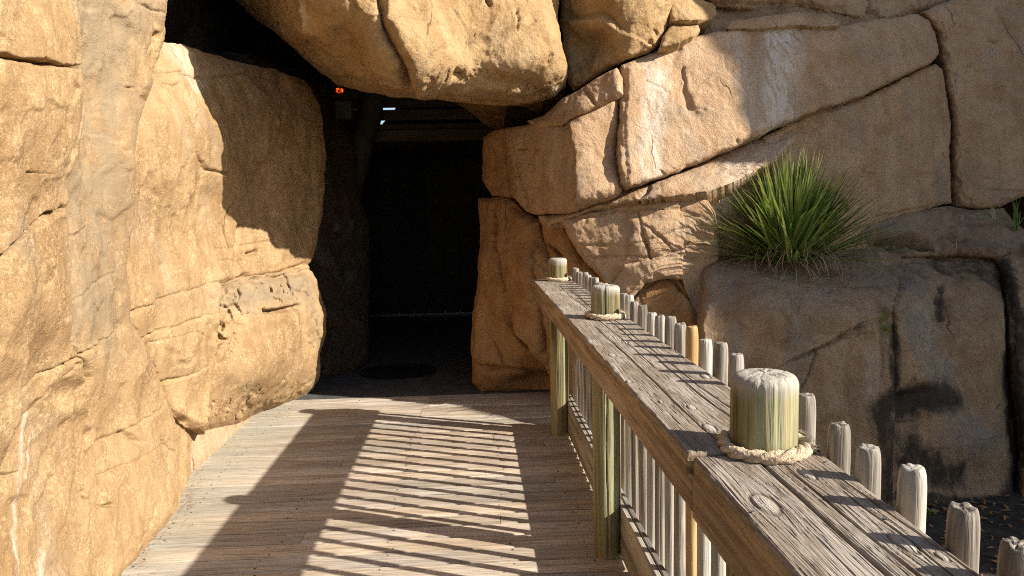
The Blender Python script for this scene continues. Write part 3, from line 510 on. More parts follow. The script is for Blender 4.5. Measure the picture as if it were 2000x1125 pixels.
rock('lower_block', 'damp blackened rock face at lower right with a grey sheen and black mould', 'rock block',
     [(1690, 520), (1740, 500), (1800, 494), (1880, 498), (1944, 500), (1956, 540), (1962, 620), (1968, 740), (1990, 880), (1975, 970), (1960, 1000), (1880, 1000), (1735, 1010), (1738, 800), (1744, 700), (1744, 620), (1735, 570)],
     [(1700, 530, 5.9), (1800, 496, 6.3), (1944, 502, 6.2), (1770, 560, 5.5), (1940, 560, 5.9), (1750, 700, 5.15), (1880, 700, 5.35), (1985, 880, 5.5), (1960, 1000, 5.3), (1740, 1000, 5.05), (1860, 820, 5.3)], ROCK_D, Rr=0.037, T=.7, amp=1., rough=1.7, seed=26,
     cracks=[([(1835, 555), (1840, 580), (1848, 610)], 5, .03), ([(1735, 610), (1748, 700), (1752, 780)], 6, .05)], lumps=[(1820, 680, 50, 90, -.05), (1880, 850, 60, 50, .08), (1800, 780, 50, 20, -.1), (1920, 650, 40, 80, .05)],
     stains=[('black', [(1740, 800), (1800, 778), (1852, 772)], 36, 1.), ('black', [(1745, 860), (1790, 905), (1850, 930)], 40, .8), ('black', [(1985, 560), (1975, 760), (1985, 900), (1960, 980)], 30, .9), ('black', [(1830, 520), (1900, 530), (1940, 560)], 22, .6), ('black', [(1745, 640), (1750, 760)], 12, .9), ('black', [(1838, 560), (1848, 620)], 9, .8),
             ('grey', [(1780, 560), (1800, 640), (1840, 720)], 30, .9), ('grey', [(1860, 840), (1900, 860)], 40, 1.), ('white', [(1810, 600), (1830, 700), (1850, 760)], 26, .4), ('black', [(1760, 970), (1940, 985)], 16, .9)])  # grey strokes paint the wet sheen into the colour
rock('lower_block', 'shaded brown rock rim that arches over the damp black face at the right edge', 'rock block',
     [(1650, 470), (1700, 436), (1770, 414), (1850, 404), (1900, 412), (1960, 408), (1985, 440), (2030, 470), (2340, 560), (2340, 1280), (2050, 1240), (1992, 1010), (2000, 880), (1990, 800), (1976, 700), (1970, 600), (1960, 540), (1946, 506), (1880, 500), (1800, 500), (1740, 506), (1690, 500)],
     [(1700, 440, 6.2), (1850, 410, 6.45), (1980, 440, 6.3), (1800, 495, 6.1), (1940, 500, 6.0), (1700, 490, 6.2), (2000, 600, 5.6), (2000, 1000, 5.2), (2300, 600, 5.4), (2300, 1200, 4.8)], ROCK_D, Rr=0.056, T=.7, amp=1., rough=1.6, seed=27,
     cracks=[([(1720, 478), (1780, 466), (1820, 482)], 7, .12), ([(1840, 460), (1880, 470)], 4, .03)], lumps=[(1740, 480, 35, 10, -.12), (1740, 450, 40, 14, .04)],
     stains=[('grey', [(1700, 450), (1760, 450)], 24, .8), ('black', [(1960, 520), (1990, 620), (1995, 800), (2000, 900)], 18, .9), ('grey', [(1800, 430), (1980, 470)], 30, .3)])
rock('joint_backing', 'black backing added deep in the joint between the overhanging boulder and its right neighbour', 'rock', [(1060, -240), (1150, -240), (1150, 150), (1130, 230), (1060, 240)], [(1070, 0, 6.9), (1140, 0, 6.8), (1100, 200, 6.9)], ROCK_C, Rr=.08, T=.7, amp=.6, seed=31)  # dark backing added to stop sky showing; the joint's shade is in its colour
# unseen caster added beyond the ditch, its edge shaped to shade the right-hand wall
def shade_caster():
    YB = [(1.5, -1), (1.5, 4.5), (1.75, 5.2), (2.05, 5.5), (2.75, 5.75), (2.70, 6.1), (2.71, 6.6), (2.80, 7.2), (3.2, 8.6)]
    zs = np.linspace(-1, 8.6, 90); y0 = np.interp(zs, [p[1] for p in YB], [p[0] for p in YB])
    n = 60; V = []
    for i, z in enumerate(zs):
        for j in range(n):
            t = j/(n-1); y = y0[i]+t*(7.4-y0[i]); x = 8.7
            if j == 0: x = 11.2
            V.append((x, y, z))
    V = np.array(V); P = V*.5; V[:, 0] += .35*fbm(P, 4)*(np.arange(len(V)) % n > 0)
    idx = np.arange(len(V)).reshape(-1, n); Fq = np.stack([idx[:-1, :-1], idx[:-1, 1:], idx[1:, 1:], idx[1:, :-1]], -1).reshape(-1, 4)
    b = len(V); V = np.concatenate([V, V[-n:]+np.array([2.5, 0, .1])]); top = np.stack([idx[-1, :-1], idx[-1, 1:], b+np.arange(1, n), b+np.arange(n-1)], -1)
    return tag(mesh('shade_caster', V, np.concatenate([Fq, top]), ROCK_R, None, None), kind='structure')
shade_caster()
# ------------------------------------------------------------------ railing
PX = .588; PY = [-.37, 1.43, 3.31, 5.22]
rail = thing('guard_railing', 'weathered grey wooden railing along the right side of the deck, flat topped with round uprights', 'railing', (PX, PY[3], 0))
def post_mesh(py, ztop, seed, crack=None):
    n = 96; zs = np.concatenate([np.linspace(-.5, 1.05, 50), np.linspace(1.06, ztop-.02, 36), ztop-.02+.02*np.sin(np.linspace(.25, 1.57, 5))])
    rr = np.full(len(zs), .066); rr[-5:] = .066-.020*(1-np.cos(np.linspace(.25, 1.57, 5)))
    th = np.linspace(0, 2*np.pi, n, endpoint=False); TH, ZZ = np.meshgrid(th, zs); RR = np.repeat(rr[:, None], n, 1)
    k = fbm(np.stack([np.cos(TH)*9+seed, np.sin(TH)*9, ZZ*1.1], -1), 4, .6)
    RR = RR-.0032*np.clip(k*3.5-.2, 0, 1)-.0012*(fbm(np.stack([np.cos(TH)*1.2+seed*3, np.sin(TH)*1.2, ZZ*2], -1), 2)+.3)
    if crack is not None:
        c0 = crack+.05*np.sin(ZZ*9); dd = np.abs((TH-c0+np.pi) % (2*np.pi)-np.pi)*.066; RR = RR-.010*np.exp(-(dd/.0022)**2)
    V = np.stack([np.cos(TH)*RR, np.sin(TH)*RR, ZZ], -1)
    rows = [V.reshape(-1, 3)]; last = V[-1]
    for s in (.8, .6, .4, .2, .04):
        L = last.copy(); L[:, :2] *= s; a = np.arctan2(L[:, 1], L[:, 0])
        L[:, 2] = ztop+.001-.003*np.clip(pn(np.stack([L[:, 0]*120+seed, L[:, 1]*120, 0*a], -1))*2, -.3, 1)
        rows.append(L)
    V = np.concatenate(rows); m = len(zs)+5; idx = np.arange(m*n).reshape(m, n)
    Fq = np.stack([idx[:-1], np.roll(idx[:-1], -1, 1), np.roll(idx[1:], -1, 1), idx[1:]], -1).reshape(-1, 4)
    return V, Fq
def place(o, loc):     # loc in world coordinates, child of the railing
    o.parent = rail; o.location = Vector(loc)-rail.location
for i, py in enumerate(PY):
    V, Fq = post_mesh(py, (1.25, 1.272, 1.268, 1.279)[i], i*2.3+1, {1: 2.2, 2: 4.55}.get(i))
    o = mesh('post', V, Fq, POST); place(o, (PX-(.014 if i == 1 else 0), py, 0))
# top boards with modelled grain, checks and knots
def plank(name, xl, xr, y0, y1, zt, th, knots, nu, nv, seed, checks=(), slope=0.):
    u = np.linspace(0, 1, nu); v = np.linspace(0, 1, nv)**1.0; U, Vv = np.meshgrid(u, v); Yy = y0+(y1-y0)*Vv
    XL = np.interp(Yy, xl[0], xl[1]); XR = np.interp(Yy, xr[0], xr[1]); X = XL+(XR-XL)*U
    # chipped edges
    eL = .004*np.clip(fbm(p2(Yy*9, seed), 4, .6)*2, -1, 1); X = X+eL*np.clip(1-U*8, 0, 1)*1.2
    s = X*1.0+.018*fbm(p2(X*2.5, Yy*.9, seed), 3)+.008*fbm(p2(X*9, Yy*2.4, seed+4), 3); kn = np.zeros_like(X); kc = np.zeros_like(X)
    for kx, ky, kr in knots:
        dx, dy = X-kx, (Yy-ky)*.42; rr = np.hypot(dx, dy)+1e-6
        s = s+kr*.9*np.sign(dx)*np.exp(-(rr/(kr*1.7))**1.3)*-1.
        kn = np.maximum(kn, np.clip(1.35-rr/kr, 0, 1)); kc = np.maximum(kc, np.clip(1.3-np.abs(rr/kr-1.05)*5, 0, 1))
    wv = s*150+2.5*fbm(p2(s*16, Yy*.25, seed+7), 3)
    ring = .5+.5*np.cos(wv*2*np.pi*.55); mod = np.clip(.28+2.4*fbm(p2(s*13, Yy*.7, seed+2), 3), 0, 1.2)
    line = np.clip(ring*1.5-.95, 0, 1)*mod*.9                         # dark open late-wood lines
    fine = fbm(p2(s*420, Yy*7, seed), 3, .6)
    chk = np.zeros_like(X)
    for (cx, ya, yb, w, amp_) in checks:
        cc = cx+amp_*fbm(p2(0., Yy*1.6, seed+cx*50), 3)-(s-X)*.7; e = np.clip((Yy-ya)/.06, 0, 1)*np.clip((yb-Yy)/.06, 0, 1)
        chk = np.maximum(chk, e*np.exp(-((X-cc)/(w*(.5+e)))**2))
    Z = zt-.0017*line*(1-kn)-.0012*np.clip(fine*2, -1, 1)-.011*chk+.0022*kn-.002*kc+.002*fbm(p2(X*6, Yy*1.3, seed), 3)
    ed = np.minimum(U, 1-U)*(XR-XL); Z = Z-.006*np.clip(1-ed/.007, 0, 1)**2
    V = p2(X, Yy, Z).reshape(-1, 3); idx = np.arange(nu*nv).reshape(nv, nu)
    Fq = [np.stack([idx[:-1, :-1], idx[:-1, 1:], idx[1:, 1:], idx[1:, :-1]], -1).reshape(-1, 4)]
    n0 = len(V); bd = np.concatenate([idx[0, :-1], idx[:-1, -1], idx[-1, :0:-1], idx[:0:-1, 0]]); B = V[bd].copy(); Bm = B.copy()
    Bm[:, 2] = B[:, 2]-.010; Bm[:, 0] += .0012*fbm(p2(B[:, 1]*30, 1., seed), 3); B2 = B.copy(); B2[:, 2] = zt-th; k = len(bd)
    V = np.concatenate([V, Bm, B2]); r1 = n0+np.arange(k); r2 = r1+k
    Fq.append(np.stack([bd, r1, np.roll(r1, -1), np.roll(bd, -1)], 1)); Fq.append(np.stack([r1, r2, np.roll(r2, -1), np.roll(r1, -1)], 1))
    pad = np.zeros(2*k); A = {'line': np.concatenate([np.clip(line*(1-kn)+chk*1.2, 0, 1).ravel(), pad]), 'knot': np.concatenate([kn.ravel(), pad]), 'kring': np.concatenate([kc.ravel(), pad]), 'fine': np.concatenate([fine.ravel(), pad]), 'sidef': np.concatenate([np.zeros(n0), np.full(2*k, 1.)])}
    o = mesh(name, V, np.concatenate(Fq), TOPW, None, A); place(o, (0, 0, 0)); return o
def topmat():
    m, t, b = newmat('top_board_wood'); q = NT(t); P = q.n('NewGeometry').outputs['Position']
    c = q.mix(q.ramp(q.attr('fine'), -.4, .4), (.155, .115, .08), (.34, .28, .22))
    c = q.mix(q.math('MULTIPLY', q.ramp(q.noise(q.vscale(P, (9, 2.2, 1)), 1.6, 6, .65, .6), .44, .62), .6), c, (.42, .37, .31))
    c = q.mix(q.math('MULTIPLY', q.ramp(q.noise(q.vscale(P, (14, 5, 1)), 1.9, 6, .7), .5, .66), .55), c, (.17, .125, .09))
    c = q.mix(q.math('MULTIPLY', q.attr('line'), .75), c, (.05, .038, .028))
    c = q.mix(q.math('MULTIPLY', q.attr('knot'), .75), c, (.46, .41, .35))
    c = q.mix(q.math('MULTIPLY', q.attr('kring'), .6), c, (.10, .075, .055))
    s = q.mix(q.ramp(q.noise(q.vscale(P, (60, 2.5, 60)), 1., 5, .6), .4, .62), (.17, .108, .056), (.34, .235, .13))
    c = q.mix(q.attr('sidef'), c, s)
    t.links.new(c, b.inputs['Base Color']); b.inputs['Roughness'].default_value = .75; b.inputs['Specular IOR Level'].default_value = .3
    t.links.new(q.bump(q.noise(q.vscale(P, (160, 7, 60)), 1., 5, .65), .5, .006), b.inputs['Normal']); return m
TOPW = topmat()
def onr(x, y, z=1.12):
    v = ray(x, y); return EYEP + v*((z-EYE)/v[2])
KN1 = [(1350, 795, .010), (1385, 835, .013), (1377, 735, .012), (1192, 658, .009), (1220, 668, .012), (1195, 693, .012), (1228, 745, .008), (1290, 785, .005), (1146, 605, .010)]
KN2 = [(1493, 975, .018), (1763, 1050, .013), (1575, 918, .012), (1840, 1078, .006)]
k1 = [(*onr(x, y)[:2], r) for x, y, r in KN1]; k2 = [(*onr(x, y)[:2], r) for x, y, r in KN2]
plank('top_board', ([1.4, 5.4], [.412, .416]), ([1.4, 5.4], [.684, .690]), 1.412, 5.36, 1.12, .045, k1, 240, 700, 3., checks=[(.50, 1.42, 3.1, .0013, .012), (.585, 1.6, 4.6, .0012, .02), (.61, 1.5, 3.9, .0010, .02), (.55, 2.2, 4.9, .0009, .02)])
plank('top_board', ([-.6, 1.41], [.405, .424]), ([-.6, .88, 1.41], [.645, .658, .682]), -.6, 1.405, 1.113, .045, k2, 300, 700, 8., checks=[(.535, .2, 1.40, .0022, .012), (.575, .4, 1.33, .0012, .012), (.62, .3, 1.2, .001, .01), (.645, .6, 1.3, .0008, .006)])
def child(mb, name, mat, smooth=False):
    o = mb.build(name, mat, None, smooth); place(o, (0, 0, 0)); return o
b = MB(); b.box(.428, .468, 1.43, 5.34, .985, 1.073, .005, 1.); child(b, 'fascia_board', SIDE)
b = MB(); b.box(.424, .466, -.6, 1.42, .980, 1.071, .005, 2.); child(b, 'fascia_board', SIDE)
b = MB(); b.box(.642, .688, 1.43, 5.38, .94, 1.073, .005, 3.); b.box(.618, .650, -.6, 1.38, .94, 1.071, .005, 4.); child(b, 'back_rail', GREY)
b = MB(); b.box(.640, .664, -.6, 5.36, .012, .250, .004, 5.); child(b, 'bottom_rail', GREY)
b = MB(); b.box(.667, .689, -.6, 5.36, .03, .253, .004, 6.5); child(b, 'bottom_rail', GREY)
for (x, y) in ((1612, 903), (1500, 902), (1730, 1014), (1470, 1000)):
    sb = MB(); p = onr(x, y, 1.114); sb.add([(p[0]+.004*math.cos(t), p[1]+.004*math.sin(t), 1.1155) for t in (0, 1.05, 2.1, 3.14, 4.2, 5.25)], [(0, 1, 2, 3), (0, 3, 4, 5)]); child(sb, 'screw_head', SCREW)
def baluster_mesh(seed, jag):
    n = 28; zs = np.concatenate([np.linspace(0, .96, 9), [.975, .988, .996, 1.0]])*1.0; rr = np.array([.0215]*9+[.0212, .0202, .0185, .0165])
    th = np.linspace(0, 2*np.pi, n, endpoint=False); TH, ZZ = np.meshgrid(th, zs); RR = np.repeat(rr[:, None], n, 1)
    k = fbm(np.stack([np.cos(TH)*2+seed, np.sin(TH)*2, ZZ*1.5], -1), 4, .6); RR = RR*(1-.045*np.clip(k*2.5, -1, 1))
    RR = RR-.004*np.exp(-(((TH-seed*1.7+math.pi) % 6.283-math.pi)/.10)**2)
    zj = jag*fbm(np.stack([np.cos(TH)*1.5+seed, np.sin(TH)*1.5, 0*TH], -1), 3)*(ZZ > .95); V = np.stack([np.cos(TH)*RR, np.sin(TH)*RR, ZZ+zj], -1)
    L = V[-1].copy(); L2 = L.copy(); L2[:, :2] *= .5; L2[:, 2] = 1-.4*jag+jag*pn(np.stack([L[:, 0]*200, L[:, 1]*200, 0*th+seed], -1))*.6; L3 = L2.copy(); L3[:, :2] *= .05
    V = np.concatenate([V.reshape(-1, 3), L2, L3]); m = len(zs)+2; idx = np.arange(m*n).reshape(m, n)
    return V, np.stack([idx[:-1], np.roll(idx[:-1], -1, 1), np.roll(idx[1:], -1, 1), idx[1:]], -1).reshape(-1, 4)
variants = []
for s_ in range(6):
    V, Fq = baluster_mesh(s_*1.37+.3, .004+.003*(s_ % 3)); variants.append(mesh('baluster', V, Fq, BALW))
V, Fq = baluster_mesh(9.1, .003); tan = mesh('baluster', V, Fq, TANW)
pxs = [1570, 1632, 1699, 1781, 1891, 1995]; seen = [1218, 1229, 1242, 1257, 1273, 1290, 1309.5, 1328, 1354, 1376, 1405, 1436]
def balx(y): return float(np.interp(y, [-.6, .88, 1.41, 5.4], [.667, .684, .705, .713]))
def Yof(x):
    v = ray(x, 700 if x < 1500 else 900); y = 1.5
    for _ in range(20): y = balx(y)*v[1]/v[0]
    return y
ys = sorted(set(round(Yof(x), 3) for x in pxs+seen)); lo_, hi_ = ys[0], ys[-1]
y = lo_-.13
while y > -.6: ys.append(y); y -= .13
y = hi_+.135
while y < 5.40: ys.append(y); y += .137
tanY = round(Yof(1354), 3); used = set(); rb = random.Random(5); print('balusters', sorted(ys))
for y in sorted(ys):
    xx = balx(y)
    if y == tanY: o = tan; o['label'] = 'newer tan baluster of unweathered wood'
    else:
        k_ = rb.randrange(6); o = variants[k_]
        if k_ in used: o = variants[k_].copy(); S.collection.objects.link(o)
        used.add(k_)
    top = rb.uniform(1.19, 1.215) if y > 1.45 else rb.uniform(1.166, 1.182)
    if y == tanY: top = 1.222
    o.scale = (1, 1, top-.03); o.rotation_euler = (rb.uniform(-.004, .004), rb.uniform(-.004, .004), rb.uniform(0, 6.28) if y != tanY else 0); place(o, (xx, y, .03))
for i_, v_ in enumerate(variants):
    if i_ not in used: bpy.data.objects.remove(v_)
# rope rings
GR = 'rope rings around the tops of the railing posts'
for py, lab, se in ((PY[1], 'frayed cream rope ring around the nearest, thickest-looking post top', 1), (PY[2], 'cream rope ring around the middle post top, the one with a split down its face', 2), (PY[3], 'cream rope ring around the farthest post top beside the cave', 3)):
    V = []; Fs = []; n = 260; m = 10; rad = .0825
    for s_ in range(3):
        b0 = len(V)
        for i in range(n):
            t = 2*math.pi*i/n; tw = t*rad/.013*.75+s_*2.094; tw = round(rad/.013*.75)*t+s_*2.094
            R0 = rad+.0035*math.sin(t*2+se)+.002*math.sin(t*5+se); zc = .0142+.002*math.sin(t*3+se*2)
            c0 = np.array([math.cos(t), math.sin(t), 0]); ce = c0*R0+np.array([0, 0, zc])+.0068*(math.cos(tw)*c0+math.sin(tw)*np.array([0, 0, 1]))
            for j in range(m):
                a = 2*math.pi*j/m; rr = .0077*(1+.10*math.sin(a*3+i*.9)+.06*math.sin(i*1.7+j)); V.append(ce+rr*(math.cos(a)*c0+math.sin(a)*np.array([0, 0, 1])))
        for i in range(n):
            for j in range(m):
                Fs.append((b0+i*m+j, b0+i*m+(j+1) % m, b0+((i+1) % n)*m+(j+1) % m, b0+((i+1) % n)*m+j))
    rr_ = random.Random(se)
    for _ in range(420):                                            # frayed fibres
        t = (-.2+rr_.gauss(0, .35)) if rr_.random() < .5 else -1.7+rr_.gauss(0, .5); a = rr_.uniform(0, 1.6); c0 = np.array([math.cos(t), math.sin(t), 0]); tg = np.array([-math.sin(t), math.cos(t), 0])
        p = c0*rad+np.array([0, 0, .0165])+.015*(math.cos(a)*c0+math.sin(a)*np.array([0, 0, 1])); d = c0*rr_.uniform(.2, 1)+tg*rr_.uniform(-1.2, 1.2)+np.array([0, 0, rr_.uniform(-.4, .8)]); L = rr_.uniform(.005, .014); b0 = len(V); w = tg*.0006
        e = p+d*L; e[2] = max(e[2], .003); V += [p-w, p+w, e+w*.3, e-w*.3]; Fs.append((b0, b0+1, b0+2, b0+3))
    o = mesh('rope_ring', V, Fs, ROPE); o.location = (PX-(.014 if py < 2 else 0), py, 1.119 if py > 2 else 1.111); o.rotation_euler = (0, 0, se*.9); tag(o, lab, 'rope', GR)

# ------------------------------------------------------------------ plants
def leafmat(name, a, b_, tip=None, trans=.25):
    m, t, b = newmat(name); q = NT(t); r = q.attr('rnd'); c = q.mix(r, a, b_)
    if tip: c = q.mix(q.ramp(q.attr('along'), .8, 1.), c, tip)
    t.links.new(c, b.inputs['Base Color']); b.inputs['Roughness'].default_value = .42
    tr = q.n('BsdfTranslucent'); t.links.new(c, tr.inputs[0]); mx = q.n('MixShader'); mx.inputs[0].default_value = trans
    t.links.new(b.outputs[0], mx.inputs[1]); t.links.new(tr.outputs[0], mx.inputs[2]); t.links.new(mx.outputs[0], t.nodes['Material Output'].inputs[0]); return m
GREEN = leafmat('yucca_leaf', (.06, .13, .022), (.34, .42, .09), (.40, .38, .16)); DRY = leafmat('dry_leaf', (.30, .21, .12), (.58, .49, .36)); WEED = leafmat('weed_leaf', (.10, .18, .03), (.24, .33, .08)); SILV = leafmat('silver_leaf', (.25, .28, .16), (.42, .45, .3))
def blades(name, specs, mat, parent, nseg=7):
    V = []; Fs = []; A = []; B = []
    for base, d, L, w, droop, curl, rv in specs:
        d = np.array(d)/np.linalg.norm(d); side = np.cross(d, [0, 0, 1.]); sn = np.linalg.norm(side); side = side/sn if sn > .05 else np.array([1., 0, 0])
        p = np.array(base, float); b0 = len(V)
        for k in range(nseg+1):
            t = k/nseg; ww = w*(.75+.6*t)*(1-t**2.6) if t < 1 else .0003; nrm = np.cross(side, d)
            V += [p-side*ww, p+nrm*ww*-.35, p+side*ww]; A += [rv]*3; B += [t]*3
            if k: a = b0+(k-1)*3; Fs += [(a, a+1, a+4, a+3), (a+1, a+2, a+5, a+4)]
            d = d+np.array([0, 0, -droop*t*2/nseg])+curl*t/nseg*(side if rv > .5 else -side); d /= np.linalg.norm(d); p = p+d*L/nseg
            side = np.cross(d, np.cross(side, d)); side /= np.linalg.norm(side)
    return mesh(name, V, Fs, mat, parent, {'rnd': A, 'along': B})
yb = at(1545, 520, 5.62); yu = thing('spiky_plant', 'big spiky tuft of narrow green leaves on the rock ledge, dry leaves at base', 'plant', tuple(yb))
rg = random.Random(11); sp = []
for i in range(640):
    az = rg.uniform(0, 6.283); u = rg.random(); el = R(4+84*u**.68) ; d = (math.cos(az)*math.cos(el), math.sin(az)*math.cos(el)*.8-.06, math.sin(el))
    L = rg.uniform(.50, .88)*(1.0 if el > .6 or d[0] > 0 else 1.08); sp.append(((d[0]*.09+rg.gauss(0, .05), d[1]*.08+rg.gauss(0, .04), .02+d[2]*.05), d, L, rg.uniform(.009, .0145), rg.choice([.05, .1, .2, .3, .7]), rg.uniform(0, .15), rg.random()**1.3))
blades('leaf_tuft', sp, GREEN, yu)
sp = []
for i in range(170):
    az = rg.uniform(3.0, 6.6) if rg.random() < .8 else rg.uniform(0, 6.28); el = R(rg.uniform(-12, 45)); d = (math.cos(az)*math.cos(el), math.sin(az)*math.cos(el), math.sin(el))
    sp.append(((d[0]*.14+rg.gauss(0, .05), d[1]*.12+rg.gauss(0, .03), rg.uniform(.0, .16)), d, rg.uniform(.16, .46), rg.uniform(.002, .0042), rg.uniform(.9, 3.4), rg.uniform(.3, 3.2), rg.random()))
blades('dry_leaves', sp, DRY, yu, 9)
def tuft(name, label, cat, px, py, Y, n, L, mat, spread=.5, w=.002, seed=1, droop=(.2, 1.2)):
    r = random.Random(seed); p = at(px, py, Y); t = thing(name, label, cat, tuple(p)); sp = []
    for i in range(n):
        az = r.uniform(0, 6.28); el = R(r.uniform(90-80*spread, 88)); sp.append(((r.gauss(0, .012), r.gauss(0, .012), -.01), (math.cos(az)*math.cos(el), math.sin(az)*math.cos(el), math.sin(el)), L*r.uniform(.5, 1), w*r.uniform(.7, 1.2), r.uniform(*droop), r.uniform(0, .6), r.random()))
    blades('leaves', sp, mat, t); return t
tuft('grass_tuft', 'thin green grass sprig rooted just below the spiky plant on the rock face', 'grass', 1518, 580, 5.12, 7, .16, WEED, .8, .0028, 2)
tuft('grass_tuft', 'drooping yellow-green grass sprig lower on the rock face below the spiky plant', 'grass', 1545, 630, 4.97, 7, .2, WEED, 1., .0028, 3, (1.5, 3))
tuft('grass_tuft', 'green grass clump growing from the dark hollow at the right edge of the picture', 'grass', 1985, 448, 6.15, 22, .34, WEED, .5, .004, 4, (.1, .8))
tuft('leafy_weed', 'small silvery weed, taller of the two on the rock rim at right', 'weed', 1936, 425, 6.2, 12, .12, SILV, .6, .008, 5)
tuft('leafy_weed', 'small silvery weed, shorter and further left on the rock rim', 'weed', 1918, 430, 6.2, 12, .09, SILV, .7, .008, 6)
tuft('dry_weed', 'dry bent stalks drooping from the rock rim right of the spiky plant', 'weed', 1876, 432, 6.1, 8, .24, DRY, .9, .003, 7, (1.5, 4))
tuft('dry_weed', 'dry pale straw lying in the hollow of the rock rim', 'weed', 1868, 490, 5.95, 9, .22, DRY, 1.1, .003, 8, (.5, 2))
tuft('dry_weed', 'dry grey straw spilling out at the right foot of the spiky plant', 'weed', 1690, 500, 5.85, 60, .3, DRY, 1.1, .002, 9, (.6, 2.5))
tuft('leafy_weed', 'bright green seedling at the foot of the damp rock, by the fourth nearest baluster top', 'weed', 1815, 1000, 5.0, 9, .09, WEED, .9, .010, 10)
tuft('leafy_weed', 'bright green seedling just right of a larger one at the foot of the damp rock', 'weed', 1853, 1012, 4.95, 8, .09, WEED, .9, .010, 12)
tuft('leafy_weed', 'tiny yellow-green sprout on the dark ditch floor at the lower right corner', 'weed', 1957, 1085, 4.4, 7, .09, WEED, .6, .005, 13)
lt = MB(); rl = random.Random(4)
for i in range(330):
    if i < 280:
        t = rl.random()*4; k_ = min(3, int(t)); t -= k_; A_, B_ = [(236, 1128), (352, 994), (376, 930), (495, 818), (600, 776)][k_:k_+2]; w_ = abs(rl.gauss(0, 14)); px = A_[0]+(B_[0]-A_[0])*t+w_; py = A_[1]+(B_[1]-A_[1])*t+w_*.5
    else: px, py = rl.uniform(300, 1100), rl.uniform(820, 1110)
    p = onr(px, py, .004); a = rl.uniform(0, 6.28); L = rl.uniform(.006, .035); w = rl.uniform(.0007, .0016)
    c_, s_ = math.cos(a), math.sin(a); lt.add([(p[0]-s_*w, p[1]+c_*w, .0045), (p[0]+s_*w, p[1]-c_*w, .0045), (p[0]+c_*L+s_*w, p[1]+s_*L-c_*w, .008), (p[0]+c_*L-s_*w, p[1]+s_*L+c_*w, .008)], [(0, 1, 2, 3)])
tag(lt.build('leaf_litter', LITTER), kind='stuff')

dl = MB(); rl = random.Random(8)
def dz_(x, y): return -.62+float(.05*fbm(p2(x*1.2, y*1.2), 4)+.02*fbm(p2(x*7, y*7), 3))
for i in range(1500):
    x, y = rl.uniform(.9, 4.2), rl.uniform(2.2, 5.3); z = dz_(x, y); a = rl.uniform(0, 6.28); L = rl.uniform(.01, .05); w = L*rl.uniform(.2, .5); c_, s_ = math.cos(a), math.sin(a); t1, t2 = rl.uniform(0, .015), rl.uniform(0, .02)
    dl.add([(x-s_*w, y+c_*w, z+.006+t1), (x+c_*L, y+s_*L, z+.004), (x+s_*w, y-c_*w, z+.006+t2), (x-c_*L, y-s_*L, z+.012)], [(0, 1, 2, 3)], rl.random())
tag(dl.build('fallen_leaves', LITTER), kind='stuff')

# ------------------------------------------------------------------ inside the cave
mc = onr(778, 725, -.006); mt = thing('manhole_cover', 'round dark iron manhole cover set in the cave floor just inside the mouth', 'manhole cover', (mc[0], mc[1], -.008))
def disc(name, r0, r1, z0, z1, mat, parent):
    n = 64; V = []
    for r, z in ((r0, z0), (r0, z1), (r1, z1), (r1, z0)): V += [(r*math.cos(2*math.pi*i/n), r*math.sin(2*math.pi*i/n), z) for i in range(n)]
    return mesh(name, V, [(k*n+i, k*n+(i+1) % n, ((k+1) % 4)*n+(i+1) % n, ((k+1) % 4)*n+i) for k in range(4) for i in range(n)], mat, parent, None, False)
disc('rim', .37, .40, -.02, .006, IRON, mt); disc('lid', .001, .355, -.02, .003, IRON, mt)
tp = thing('timber_post', 'leaning dark timber post inside the cave, left of the slatted boards', 'post', tuple(at(705, 560, 8.45)))
def bar(P0, P1, w, h, mat, name, parent, a=0.):
    P0, P1 = np.array(P0), np.array(P1); d = P1-P0; L = np.linalg.norm(d); b = MB(); n = 10; d = d/L; s1 = np.cross(d, [0, 1, 0]); s1 /= np.linalg.norm(s1); s2 = np.cross(d, s1); V = []
    for i in range(n+1):
        for k in range(10):
            t = 2*math.pi*k/10; q_ = 1+.12*math.sin(i*1.9+k*1.3); V.append(P0+d*L*i/n+s1*w*math.cos(t)*q_+s2*h*math.sin(t)*q_)
    b.add(V, [(i*10+k, i*10+(k+1) % 10, (i+1)*10+(k+1) % 10, (i+1)*10+k) for i in range(n) for k in range(10)], a)
    o = b.build(name, mat, None, True); o.parent = parent
    if parent: o.location = -Vector(parent.location)
    return o
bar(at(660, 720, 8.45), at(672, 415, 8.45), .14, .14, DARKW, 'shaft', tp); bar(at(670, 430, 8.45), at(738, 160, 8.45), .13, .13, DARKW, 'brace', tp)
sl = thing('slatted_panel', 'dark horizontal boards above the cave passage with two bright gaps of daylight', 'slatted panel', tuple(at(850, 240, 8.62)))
def zat(px, py, Y): return at(px, py, Y)[2]
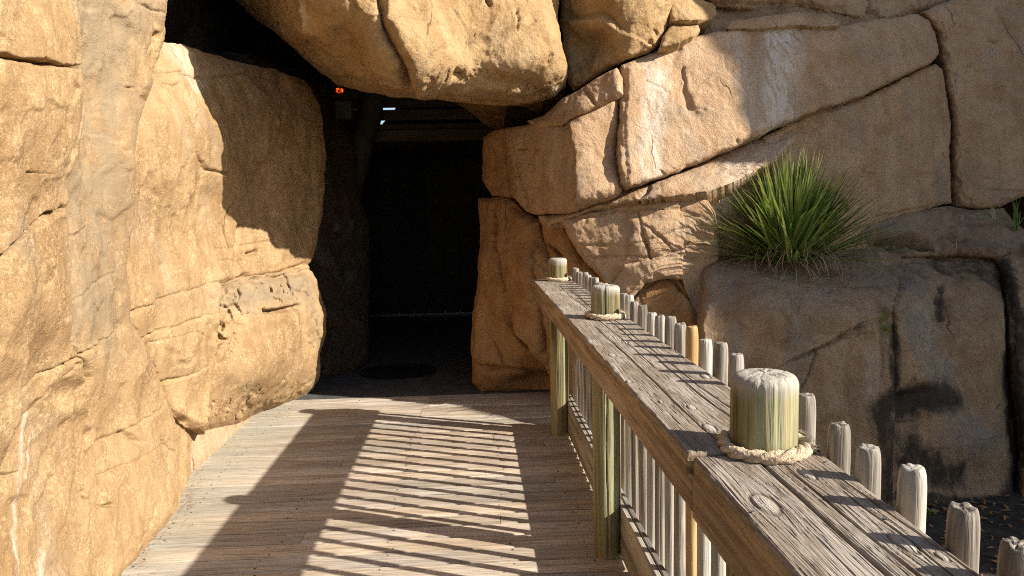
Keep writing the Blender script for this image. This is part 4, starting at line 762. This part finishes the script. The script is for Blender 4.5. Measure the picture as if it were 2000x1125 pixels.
for (ya, yb_) in ((40, 209.5), (214.5, 234.5), (242.5, 252), (253.5, 276)):
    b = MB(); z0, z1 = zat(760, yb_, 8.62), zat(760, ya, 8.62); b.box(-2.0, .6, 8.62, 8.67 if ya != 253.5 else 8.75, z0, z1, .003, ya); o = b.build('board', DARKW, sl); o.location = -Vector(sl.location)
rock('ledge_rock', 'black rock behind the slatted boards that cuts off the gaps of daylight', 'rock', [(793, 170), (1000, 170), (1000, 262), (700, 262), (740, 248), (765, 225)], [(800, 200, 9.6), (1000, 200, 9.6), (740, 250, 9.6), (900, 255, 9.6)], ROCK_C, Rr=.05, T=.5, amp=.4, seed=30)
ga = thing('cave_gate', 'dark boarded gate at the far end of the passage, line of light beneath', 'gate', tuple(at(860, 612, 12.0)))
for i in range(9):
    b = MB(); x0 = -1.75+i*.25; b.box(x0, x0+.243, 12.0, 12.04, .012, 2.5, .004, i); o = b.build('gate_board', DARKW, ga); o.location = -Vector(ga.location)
lp = thing('lantern', 'small glowing orange lantern high in the dark, left of the slatted boards', 'lamp', tuple(at(663, 177, 7.6)))
def glow():
    m, t, b = newmat('orange_glow'); q = NT(t); P = q.n('NewGeometry').outputs['Position']; f = q.ramp(q.noise(P, 28, 3, .6), .42, .62)
    c = q.mix(f, (.06, .003, .0), (.8, .10, .008)); t.links.new(c, b.inputs['Emission Color']); b.inputs['Emission Strength'].default_value = 1.; b.inputs['Base Color'].default_value = (.1, .02, .0, 1); return m
b = MB(); b.box(-.036, .036, -.03, .03, -.022, .022, .01); b.build('lens', glow(), lp)
b = MB(); b.box(-.075, .075, -.01, .05, .037, .06, .004); b.box(-.075, .075, -.01, .05, -.06, -.037, .004); b.box(-.01, .01, .03, .05, -.06, .4, .003); b.build('housing', IRON, lp)
eb = thing('junction_box', 'small dark metal box on the cave wall just below the orange lantern', 'electrical box', tuple(at(672, 215, 8.0)))
b = MB(); b.box(-.09, .09, -.04, .04, -.10, .10, .01); b.build('case', plain('painted_steel', (.02, .024, .02), .6), eb); b = MB(); b.box(-.08, .08, -.047, -.042, -.085, .085, .003); b.build('cover', plain('painted_lid', (.03, .034, .03), .6), eb)
